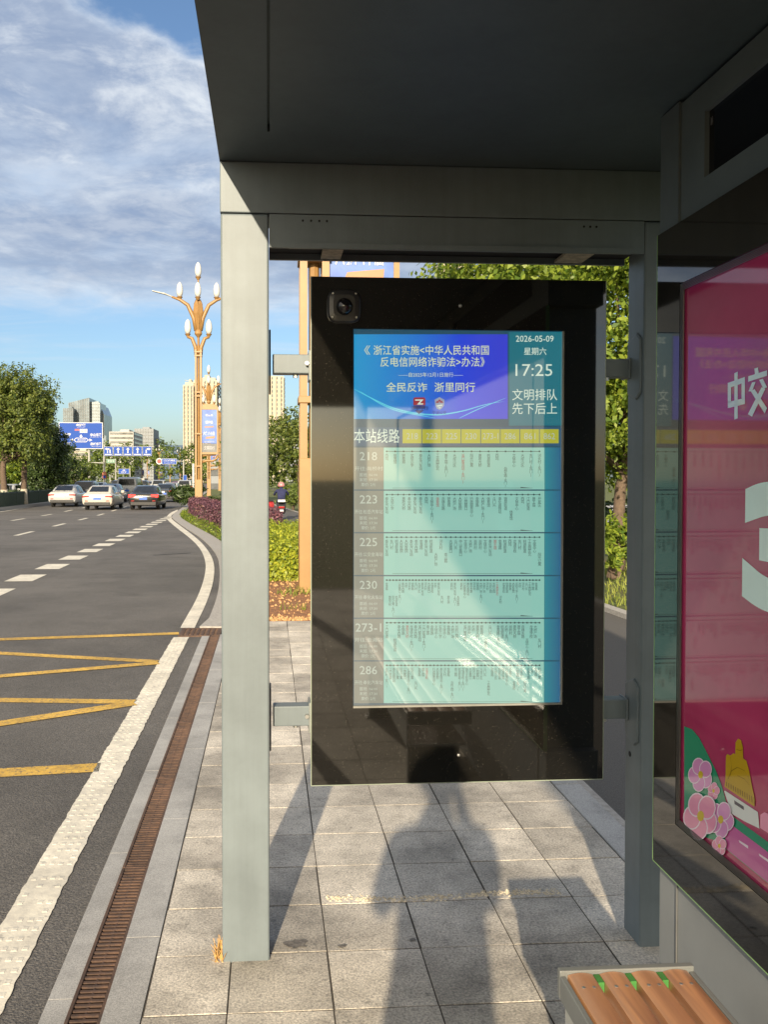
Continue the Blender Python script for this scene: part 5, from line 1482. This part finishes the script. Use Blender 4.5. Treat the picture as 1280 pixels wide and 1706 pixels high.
CARP = {'white': car_paint('car_white', (.42, .42, .41)), 'cream': car_paint('car_pearl_white', (.46, .43, .37)), 'black': car_paint('car_black', (.012, .013, .014), .2), 'grey': car_paint('car_dark_grey', (.05, .055, .06), .25),
        'silver': car_paint('car_silver', (.30, .31, .31), .3), 'blue': car_paint('car_steel_blue', (.10, .15, .22)), 'red': car_paint('car_red', (.30, .02, .02))}
SHAPES = {
    # body sections: y, bottom, top, half width ; cabin sections: y, roof z, half width at belt, half width at roof
    'sedan': dict(L=4.7, body=[(0, .42, .80, .78), (.06, .30, .97, .87), (.35, .24, 1.02, .90), (1.2, .22, .96, .91), (3.2, .22, .93, .91), (4.1, .24, .84, .88), (4.6, .32, .70, .78), (4.7, .40, .62, .70)],
                  cab=[(.42, 1.015, .74, .70), (1.15, 1.39, .80, .60), (1.6, 1.445, .82, .61), (2.3, 1.43, .82, .61), (2.7, 1.37, .81, .60), (3.45, .94, .78, .68)], wz=.32, wy=(.95, 3.70)),
    'suv': dict(L=4.6, body=[(0, .50, .95, .80), (.07, .36, 1.08, .90), (.4, .28, 1.10, .92), (1.3, .26, 1.06, .93), (3.1, .26, 1.03, .93), (4.0, .30, .98, .90), (4.5, .40, .85, .80), (4.6, .5, .75, .72)],
                cab=[(.08, 1.09, .80, .74), (.5, 1.60, .80, .66), (1.0, 1.67, .82, .66), (2.2, 1.67, .82, .66), (2.6, 1.60, .82, .64), (3.3, 1.04, .80, .70)], wz=.36, wy=(.95, 3.65)),
    'van': dict(L=5.2, body=[(0, .50, 1.10, .84), (.06, .38, 1.22, .92), (.4, .32, 1.24, .94), (1.3, .30, 1.22, .95), (4.2, .30, 1.15, .95), (4.9, .36, 1.0, .90), (5.2, .45, .8, .80)],
                cab=[(.07, 1.22, .86, .82), (.20, 1.84, .84, .74), (.55, 1.97, .86, .76), (2.6, 1.98, .87, .76), (3.6, 1.88, .86, .74), (4.55, 1.14, .82, .74)], wz=.34, wy=(1.0, 4.2))}


def ring_body(y, zb, zt, w):
    c = min(.12, (zt - zb) * .25)
    return [(-w + c, y, zb), (w - c, y, zb), (w - .02, y, zb + c), (w, y, (zb + zt) / 2), (w - .02, y, zt - c), (w - c * 1.3, y, zt), (-w + c * 1.3, y, zt), (-w + .02, y, zt - c), (-w, y, (zb + zt) / 2), (-w + .02, y, zb + c)]


def ring_cab(y, zr, wb, wr, zbelt):
    z0 = zbelt - .03; zm = z0 + (zr - z0) * .86
    wm = wb + (wr - wb) * .80
    return [(-wb, y, z0), (wb, y, z0), (wm, y, zm), (wr - .06, y, zr), (-wr + .06, y, zr), (-wm, y, zm)]


def car(loc, shp, paint, label, rz=0.0, lit=False, plate='plate_blue', cat='car', name='car', group='cars in the road ahead', bar=None, lamp_style='wide', extra=None):
    d = SHAPES[shp]; t = thing(name, label, cat, loc, rz, group); A = dict(parent=t, local=True)
    belt = lambda y: np.interp(y, [s[0] for s in d['body']], [s[2] for s in d['body']])
    mb = MB(); mb.loft([ring_body(*s) for s in d['body']])
    rings = [ring_cab(y, zr, wb, wr, belt(y)) for y, zr, wb, wr in d['cab']]
    mb.loft(rings)
    body = mb.build('body', CARP[paint], smooth=True, bevel=.02, **A)
    # glass: rear screen, windscreen, sides
    def glass(nm, q, k=.012):
        q = [Vector(p) for p in q]; n = (q[1] - q[0]).cross(q[3] - q[0]).normalized(); c = sum(q, Vector()) / 4
        if n.dot(c - Vector((0, d['L'] / 2, .9))) < 0: n = -n
        m_ = MB(); m_.prism([c + (p - c) * .90 - n * .01 for p in q], n * (k + .01)); return m_.build(nm, M['carglass'], **A)
    def lerp(a, b, u): return tuple(a[i] + (b[i] - a[i]) * u for i in range(3))
    r0, r1 = rings[0], rings[1]
    glass('rear_window', [lerp(r0[4], r1[4], .10), lerp(r0[3], r1[3], .10), r1[3], r1[4]])
    e0, e1 = rings[-2], rings[-1]
    glass('windscreen', [e0[4], e0[3], e1[3], e1[4]])
    for s in (0, 1):
        for j in range(1, len(rings) - 2):
            a, b = rings[j], rings[j + 1]
            A_, B_ = ((a[1], a[2]), (b[1], b[2])) if s else ((a[0], a[5]), (b[0], b[5]))
            glass('side_window', [lerp(A_[0], A_[1], .10), lerp(B_[0], B_[1], .10), B_[1], A_[1]])
    w = d['body'][1][3]; zt = d['body'][1][2]
    tm = M['tail_on'] if lit else M['tail']
    for s in (-1, 1):
        mb = MB()
        if shp == 'van': mb.box(s * (w - .12) - .06, s * (w - .12) + .06, -.015, .2, zt - .42, zt - .08)
        else: mb.box(min(s * w * 1.005, s * (w - .42)), max(s * w * 1.005, s * (w - .42)), -.002 if lamp_style == 'thin' else .0, .24, zt - .22, zt - (.13 if lamp_style == 'thin' else .05))
        mb.build('tail_lamp', tm, bevel=.015, **A)
    if lamp_style == 'thin': mb = MB(); mb.box(-w + .4, w - .4, .005, .1, zt - .19, zt - .15); mb.build('light_bar', M['trimblack'], **A)
    zb = d['body'][0][1]
    mb = MB(); mb.box(-.23, .23, -.02, .05, zt - .36, zt - .22) if shp != 'van' else mb.box(-.23, .23, -.02, .05, .78, .92); pl = mb.build('number_plate', M[plate], **A)
    mb = MB(); mb.box(-w * .86, w * .86, -.012, .3, zb - .14, zb + .06); mb.build('bumper_skirt', M['trimblack'], bevel=.03, **A)
    for s in (-1, 1):
        mb = MB(); mb.box(s * .62 - .09, s * .62 + .09, -.014, .05, zb + .10, zb + .15); mb.build('reflector', M['tail'], **A)
        mb = MB(); mb.box(s * 1.0 - .09, s * 1.0 + .09, d['L'] * .62, d['L'] * .62 + .10, belt(2.9) + .04, belt(2.9) + .19); mb.build('mirror', CARP[paint], bevel=.02, **A)
        for y in d['wy']:
            r = d['wz']; mb = MB(); x = s * (w - .11)
            mb.lathe([(r * .8, x - .11), (r, x - .09), (r, x + .09), (r * .8, x + .11)], (0, y, r), 20, axis='X'); wl = mb.build('wheel', M['tyre'], smooth=False, **A)
            mb = MB(); mb.lathe([(r * .62, x + s * .10), (r * .6, x + s * .118), (r * .15, x + s * .10)], (0, y, r), 16, axis='X'); mb.build('rim', M['rim'], wl, local=True)
    if extra: extra(t)
    return t


def place(px, y): return (at_y(px, 795, y).x, y, gz(y) - .025)


car(place(102, 57), 'sedan', 'white', 'white sedan with sloping back nearest the median fence', plate='plate_green', lamp_style='thin')
car(place(161, 51.5), 'sedan', 'cream', 'pearl white saloon in front of the dark estate car, sunlit boot', lamp_style='thin')
car(place(238, 51.5), 'sedan', 'black', 'black saloon with lit red tail lamps, nearest the bus bay', lit=True)
car(place(210, 73), 'van', 'silver', 'silver white minivan ahead of the black saloon', cat='van', name='minivan')
car(place(137, 68), 'suv', 'grey', 'dark grey estate car between the two white saloons')
car(place(178, 66), 'sedan', 'blue', 'steel blue saloon whose roof shows above the pearl white one', lamp_style='thin')
car(place(272, 68), 'sedan', 'grey', 'dark grey saloon right of the black one with lit lamps')
car(place(282, 84), 'sedan', 'white', 'white saloon half hidden behind the dark grey saloon at the kerb')
car(place(306, 95), 'suv', 'white', 'white sport utility car with lit red lamps near the kerb', lit=True)
car(place(294, 108), 'sedan', 'red', 'dark red saloon just left of the white sport utility car')
car(place(231, 88), 'suv', 'black', 'black sport utility car right of the minivan', lit=True)
car(place(160, 92), 'sedan', 'silver', 'silver saloon far ahead of the dark estate car')
car(place(252, 125), 'sedan', 'silver', 'small silver saloon far off above the black saloon roof')
car(place(196, 98), 'suv', 'black', 'small black estate car just left of the minivan roof')
car(place(222, 118), 'sedan', 'white', 'small white saloon far ahead between minivan and black sport utility car')
car(place(262, 104), 'suv', 'silver', 'silver estate car just above the dark grey saloon')
car(place(242, 150), 'sedan', 'red', 'tiny red saloon farthest ahead below the lane arrow signs', lit=True)
car(place(210, 165), 'suv', 'white', 'tiny white estate car farthest ahead above the minivan')
for i, (px, y, c, s, lab) in enumerate(((8, 64, 'grey', 'sedan', 'dark oncoming car behind the first limewashed trunk'), (27, 66, 'white', 'sedan', 'white oncoming car between the limewashed trunks'), (62, 72, 'white', 'suv', 'white oncoming car right of the second limewashed trunk'),
                                        (40, 80, 'silver', 'sedan', 'silver oncoming car farther off behind the limewashed trunks'), (80, 90, 'grey', 'sedan', 'dark oncoming car behind the low rounded tree'))):
    car((place(px, y)[0], y, gz(y)), s, c, lab, rz=math.pi, group='cars on the other carriageway')

# scooter and rider on the path, from behind
sx, sy = at_y(469, 795, 38).x, 38.0
szz = gz(sy) - .055
t = thing('motor_scooter', 'dark electric scooter ridden away along the path', 'scooter', (sx, sy, szz)); A = dict(parent=t, local=True)
for y in (.28, 1.5):
    mb = MB(); mb.lathe([(.17, -.045), (.22, -.035), (.22, .035), (.17, .045)], (0, y, .22), 18, axis='X'); wl = mb.build('wheel', M['tyre'], **A)
    mb = MB(); mb.lathe([(.13, -.05), (.13, .05)], (0, y, .22), 14, axis='X'); mb.build('rim', M['rim'], wl, local=True)
mb = MB(); mb.loft([[(-.12, 0, .48), (.12, 0, .48), (.13, 0, .62), (-.13, 0, .62)], [(-.19, .15, .40), (.19, .15, .40), (.19, .15, .74), (-.19, .15, .74)], [(-.18, .7, .30), (.18, .7, .30), (.16, .7, .74), (-.16, .7, .74)], [(-.16, .85, .24), (.16, .85, .24), (.14, .85, .34), (-.14, .85, .34)], [(-.15, 1.25, .24), (.15, 1.25, .24), (.14, 1.25, .32), (-.14, 1.25, .32)], [(-.17, 1.3, .25), (.17, 1.3, .25), (.12, 1.48, .95), (-.12, 1.48, .95)]])
mb.build('body', pmat('scooter_black', (.03, .032, .035), rough=.35), bevel=.03, **A)
mb = MB(); mb.loft([[(-.15, .1, .74), (.15, .1, .74), (.13, .1, .82), (-.13, .1, .82)], [(-.16, .75, .74), (.16, .75, .74), (.14, .75, .83), (-.14, .75, .83)]]); mb.build('saddle', M['trimblack'], bevel=.02, **A)
mb = MB(); mb.box(-.13, .13, -.01, .04, .52, .60); mb.build('tail_lamp', M['tail'], **A)
mb = MB(); mb.box(-.09, .09, -.03, .0, .36, .46); mb.build('number_plate', M['signwhite'], **A)
mb = MB(); mb.box(-.16, .16, -.20, .12, .80, .86); mb.box(-.16, .16, -.20, -.18, .86, .90); mb.build('rear_rack', M['white'], **A)
mb = MB(); mb.tube([(0, 1.42, .9), (0, 1.36, 1.05)], .03, 8); mb.tube([(-.34, 1.30, 1.08), (-.1, 1.36, 1.06), (.1, 1.36, 1.06), (.34, 1.30, 1.08)], .016, 8); mb.build('handlebar', M['trimblack'], **A)
for s in (-1, 1):
    mb = MB(); mb.tube([(s * .27, 1.34, 1.08), (s * .34, 1.36, 1.28)], .008, 6); mb.lathe([(.055, 1.35), (.055, 1.365)], (s * .36, 0, 1.32), 12, axis='Y'); mb.build('mirror', M['black'], **A)
J = {'pelvis': ((0, .45, .88), (.17, .14)), 'waist': ((0, .46, 1.02), (.155, .12)), 'chest': ((0, .52, 1.22), (.18, .13)), 'collar': ((0, .56, 1.35), (.11, .09)), 'neck': ((0, .585, 1.41), .055), 'head': ((0, .61, 1.52), (.085, .095)), 'top': ((0, .61, 1.58), (.07, .08))}
E_ = [('pelvis', 'waist'), ('waist', 'chest'), ('chest', 'collar'), ('collar', 'neck'), ('neck', 'head'), ('head', 'top')]
for s, n in ((-1, 'l'), (1, 'r')):
    J.update({'s' + n: ((s * .20, .54, 1.30), .068), 'e' + n: ((s * .32, .80, 1.10), .052), 'w' + n: ((s * .31, 1.20, 1.10), .035), 'h' + n: ((s * .29, 1.29, 1.10), .035),
              'hp' + n: ((s * .11, .52, .86), .10), 'k' + n: ((s * .16, .98, .74), .068), 'a' + n: ((s * .13, 1.02, .38), .045), 't' + n: ((s * .13, 1.18, .345), .04)})
    E_ += [('chest', 's' + n), ('s' + n, 'e' + n), ('e' + n, 'w' + n), ('w' + n, 'h' + n), ('pelvis', 'hp' + n), ('hp' + n, 'k' + n), ('k' + n, 'a' + n), ('a' + n, 't' + n)]
    for f in range(4):
        J.update({f'p{f}{n}': ((s * (.265 + .018 * f), 1.325, 1.098), .009), f'q{f}{n}': ((s * (.265 + .018 * f), 1.318, 1.068), .008)}); E_ += [('h' + n, f'p{f}{n}'), (f'p{f}{n}', f'q{f}{n}')]
    J['th' + n] = ((s * .25, 1.29, 1.075), .010); E_.append(('h' + n, 'th' + n))
rider = skin_body('person', J, E_, pmat('navy_cloth', (.018, .022, .075), rough=.9, var=.15), loc=(sx, sy, szz), sub=1, root='pelvis')
tag(rider, 'rider in navy jacket and pink helmet sitting on the scooter', 'person')
mb = MB(); prof = [(.155 * math.cos(a), .155 * math.sin(a)) for a in [-.35 + i * (math.pi / 2 + .33) / 9 for i in range(10)]]
mb.lathe(prof, (0, .61, 1.52), 18); mb.build('helmet', pmat('helmet_pink', (.45, .19, .19), rough=.3, var=.05), rider, local=True, smooth=True)
# parked scooter, mostly hidden, beside the rider
def parked_scooter(loc, col, label):
    t = thing('motor_scooter', label, 'scooter', loc, .5); A = dict(parent=t, local=True)
    for y in (.28, 1.45):
        mb = MB(); mb.lathe([(.17, -.045), (.22, -.035), (.22, .035), (.17, .045)], (0, y, .22), 16, axis='X'); mb.build('wheel', M['tyre'], **A)
    mb = MB(); mb.loft([[(-.10, 0, .5), (.10, 0, .5), (.1, 0, .66), (-.1, 0, .66)], [(-.18, .2, .36), (.18, .2, .36), (.17, .2, .76), (-.17, .2, .76)], [(-.16, .75, .28), (.16, .75, .28), (.14, .75, .72), (-.14, .75, .72)], [(-.13, .95, .24), (.13, .95, .24), (.13, .95, .34), (-.13, .95, .34)], [(-.16, 1.3, .26), (.16, 1.3, .26), (.11, 1.45, .98), (-.11, 1.45, .98)]])
    mb.build('body', pmat('scooter_paint', col, rough=.3), bevel=.03, **A)
    mb = MB(); mb.box(-.14, .14, .15, .75, .76, .84); mb.build('saddle', M['trimblack'], bevel=.02, **A)
    mb = MB(); mb.tube([(0, 1.4, .95), (0, 1.35, 1.06)], .03, 8); mb.tube([(-.32, 1.30, 1.1), (.32, 1.30, 1.1)], .016, 8); mb.build('handlebar', M['trimblack'], **A)
parked_scooter((at_y(454, 795, 40).x, 40.5, gz(40) - .055), (.35, .03, .03), 'red scooter partly hidden by the sunlit post, left of the rider')

# ================================================================== BUILDINGS AND HILLS
M['wallcream'] = pmat('facade_cream', (.42, .375, .29), rough=.8, scale=.2, var=.05)
M['wallwhite'] = pmat('facade_white', (.38, .375, .355), rough=.8, scale=.2, var=.05)
M['wallgrey'] = pmat('facade_grey', (.20, .22, .24), rough=.6, scale=.2, var=.06)
M['pane'] = pmat('window_dark', (.13, .14, .15), rough=.12, scale=.3, var=.3)
M['curtain'] = pmat('curtain_wall', (.10, .135, .165), rough=.2, scale=.12, var=.3, metal=.2)
M['curtain_light'] = pmat('curtain_wall_pale', (.24, .29, .32), rough=.2, scale=.12, var=.15, metal=.2)
M['mullion'] = pmat('mullion', (.22, .24, .25), rough=.5)


def bld(px0, px1, py0, y, depth, label, mat, floors, cols, style='grid', name='office_block', slant=None, base=795, cat='building', extra=None, group=None):
    a, b = at_y(px0, py0, y), at_y(px1, py0, y); w, zt = b.x - a.x, a.z
    z0 = gz(y) - 1; t = thing(name, label, cat, ((a.x + b.x) / 2, y, z0), 0, group); H = zt - z0; A = dict(parent=t, local=True)
    zr = (at_y(px1, slant, y).z - z0) if slant is not None else H
    mb = MB(); mb.prism([(-w / 2, 0, 0), (w / 2, 0, 0), (w / 2, 0, zr), (-w / 2, 0, H)], (0, depth, 0)); mb.build('wall', mat, **A)
    fh = H / floors
    zlim = lambda x: H + (zr - H) * (x + w / 2) / w
    if style == 'bands':
        for i in range(floors):
            z = fh * (i + .35); mb = MB(); zz = min(z + fh * .45, min(H, zr) - .2)
            if zz - z < .3: continue
            mb.box(-w / 2 + w * .03, w / 2 - w * .03, -.15, -.02, z, zz); mb.box(-w / 2 - .15, -w / 2 - .02, depth * .05, depth * .95, z, zz); mb.box(w / 2 + .02, w / 2 + .15, depth * .05, depth * .95, z, zz)
            mb.build('window_band', M['pane'], **A)
    elif style == 'strips':
        for j in range(cols):
            x = -w / 2 + w * (j + .5) / cols; sw_ = w / cols * .12
            m_ = MB()
            for i in range(floors):
                z = fh * (i + .2)
                if z + fh * .6 < zlim(x): m_.box(x - sw_, x + sw_, -.12, -.02, z, z + fh * .6)
            m_.build('window_column', M['pane'], **A)
            m_ = MB(); m_.box(x - sw_ * 1.9, x - sw_ * 1.35, -.7, -.01, 0, zlim(x) * .985); m_.build('pilaster', mat, **A)
        for s in (-1, 1):
            m_ = MB()
            for i in range(floors):
                for q in range(3):
                    y_ = depth * (.16 + .3 * q); m_.box(min(s * w / 2 + s * .02, s * w / 2 + s * .5), max(s * w / 2 + s * .02, s * w / 2 + s * .5), y_, y_ + depth * .16, fh * (i + .2), fh * (i + .75))
            m_.build('side_windows', M['pane'], **A)
    else:
        n = cols
        for j in range(n + 1):
            x = -w / 2 + w * j / n; mb = MB(); mb.box(x - .12, x + .12, -.35, -.01, 0, zlim(x) - .1); mb.build('mullion', M['mullion'], **A)
        mb = MB()
        for i in range(1, floors):
            z = fh * i
            if z < min(H, zr): mb.box(-w / 2, w / 2, -.14, -.02, z - .16, z + .16)
        mb.build('spandrels', M['pane'], **A)
    if extra: extra(t, w, H, depth, A)
    else:
        mb = MB(); mb.box(-w * .18, w * .2, depth * .3, depth * .7, min(H, zr) - .01, min(H, zr) + fh * .7); mb.build('roof_plant', mat, **A)
    return t


def crown_block(t, w, H, d, A):
    mb = MB(); mb.box(-w * .42, w * .40, d * .2, d * .8, H, H + 1.6); mb.build('roof_tower', M['wallcream'], **A)
    mb = MB(); mb.box(-w * .1, w * .12, d * .3, d * .6, H + 1.6, H + 3); mb.build('roof_room', M['wallcream'], **A)


bld(105, 121, 680, 640, 24, 'low shoulder of grey glass tower left of the slanted tower', M['curtain'], 22, 5, 'grid')
bld(114, 148, 671, 650, 30, 'grey glass tower with slanted roof rising behind the big blue sign', M['curtain'], 26, 9, 'grid', slant=662.5, name='glass_tower', extra=lambda *a: None)
bld(148.5, 166, 669, 655, 24, 'pale glass tower next to the slanted tower', M['curtain_light'], 26, 5, 'grid', name='glass_tower', slant=671)
bld(166, 172.5, 674, 662, 34, 'dark narrow tower beside the pale glass tower', M['curtain'], 24, 2, 'grid', slant=690, name='glass_tower', extra=lambda *a: None)
bld(168, 176, 730, 600, 20, 'dark lower block right of the glass towers', M['curtain'], 10, 3, 'grid')
bld(121, 147, 752, 330, 14, 'cream low block below the big blue sign', M['wallcream'], 5, 5, 'bands', name='apartment_block')
bld(116, 140, 772, 300, 14, 'white low building behind the sign poles', M['wallwhite'], 4, 4, 'bands', name='low_building')
bld(181.5, 222, 719, 420, 30, 'white office block with rows of windows behind the lane signs', M['wallwhite'], 12, 8, 'bands')
bld(224, 255, 714, 520, 26, 'grey glass office tower right of the white block', M['wallgrey'], 16, 7, 'grid')
bld(243, 264, 730, 530, 30, 'stepped grey block in front of the grey office tower', M['wallgrey'], 12, 5, 'bands')
bld(304.5, 322, 641, 330, 26, 'left wing of cream residential tower behind the orange lamps', M['wallcream'], 24, 3, 'strips', name='apartment_tower', extra=crown_block)
bld(322.3, 361, 633, 336, 30, 'tall cream residential tower behind the orange lamps', M['wallcream'], 25, 5, 'strips', name='apartment_tower', extra=crown_block)
bld(362, 375, 728, 360, 20, 'lower cream block showing beside the sunlit post', M['wallwhite'], 12, 3, 'bands', name='apartment_block')
bld(442, 473, 626, 350, 18, 'cream residential tower between the sunlit post and the display', M['wallcream'], 25, 4, 'strips', name='apartment_tower', extra=lambda *a: None)
bld(473.5, 480, 706, 420, 20, 'pale far block right of the cream tower behind the trees', M['wallwhite'], 12, 2, 'bands', name='apartment_block')
bld(480.5, 500, 712, 500, 20, 'grey blue far block half hidden by trees', M['wallgrey'], 14, 4, 'grid', name='apartment_block')
def roof_hut(t, w, H, d, A):
    mb = MB(); mb.box(-w * .45, w * .12, d * .1, d * .5, H + .01, H + 3.2); h_ = mb.build('roof_room', M['wallcream'], **A)
    mb = MB(); mb.box(-w * .2, w * .0, d * .1 - .1, d * .1 - .01, H + 1.2, H + 1.7); mb.build('window', M['pane'], h_, local=True)
    mb = MB(); mb.box(-w / 2 - .3, w / 2 + .3, -.4, d, H - .6, H + .3); mb.build('parapet', M['wallwhite'], **A)
bld(735, 806, 459, 150, 14, 'cream apartment block whose roof just shows above the display', M['wallcream'], 13, 6, 'bands', name='apartment_block', extra=roof_hut)
# low dark kiosk and wall beyond the lamps
bld(346, 372, 777, 150, 10, 'low grey pavilion with blue band between the lamp columns', M['wallgrey'], 2, 4, 'bands', name='low_building', extra=lambda *a: None)
# far shop fronts seen in the traffic gap
bld(185, 240, 797, 330, 10, 'row of low shopfronts far behind the minivan', M['wallwhite'], 1, 5, 'bands', name='low_building', extra=lambda *a: None)
# hills
mb = MB(); nx = 60
top, bot = [], []
for i in range(nx + 1):
    u = i / nx; x = -1500 + 1700 * u; y = 3000
    h_ = 55 + 55 * math.exp(-((x + 330) / 130) ** 2) + 40 * math.exp(-((x + 700) / 200) ** 2) + 18 * math.sin(x * .012) + 9 * math.sin(x * .041)
    top.append((x, y + 150, h_)); bot.append((x, y - 250, -12))
mb.ribbon(bot, top); mb.ribbon(top, [(x, y + 700, -12) for x, y, z in top])
kind(mb.build('hills', pmat('hazy_wooded_hills', (.10, .15, .22), rough=1, scale=.01, bump=.5, bscale=.02, bdist=20), smooth=True), 'structure')  # bluish base colour paints the haze of distance onto the hills

for o in list(bpy.data.objects):
    if o.type == 'MESH' and o.name not in C.objects: bpy.data.objects.remove(o)
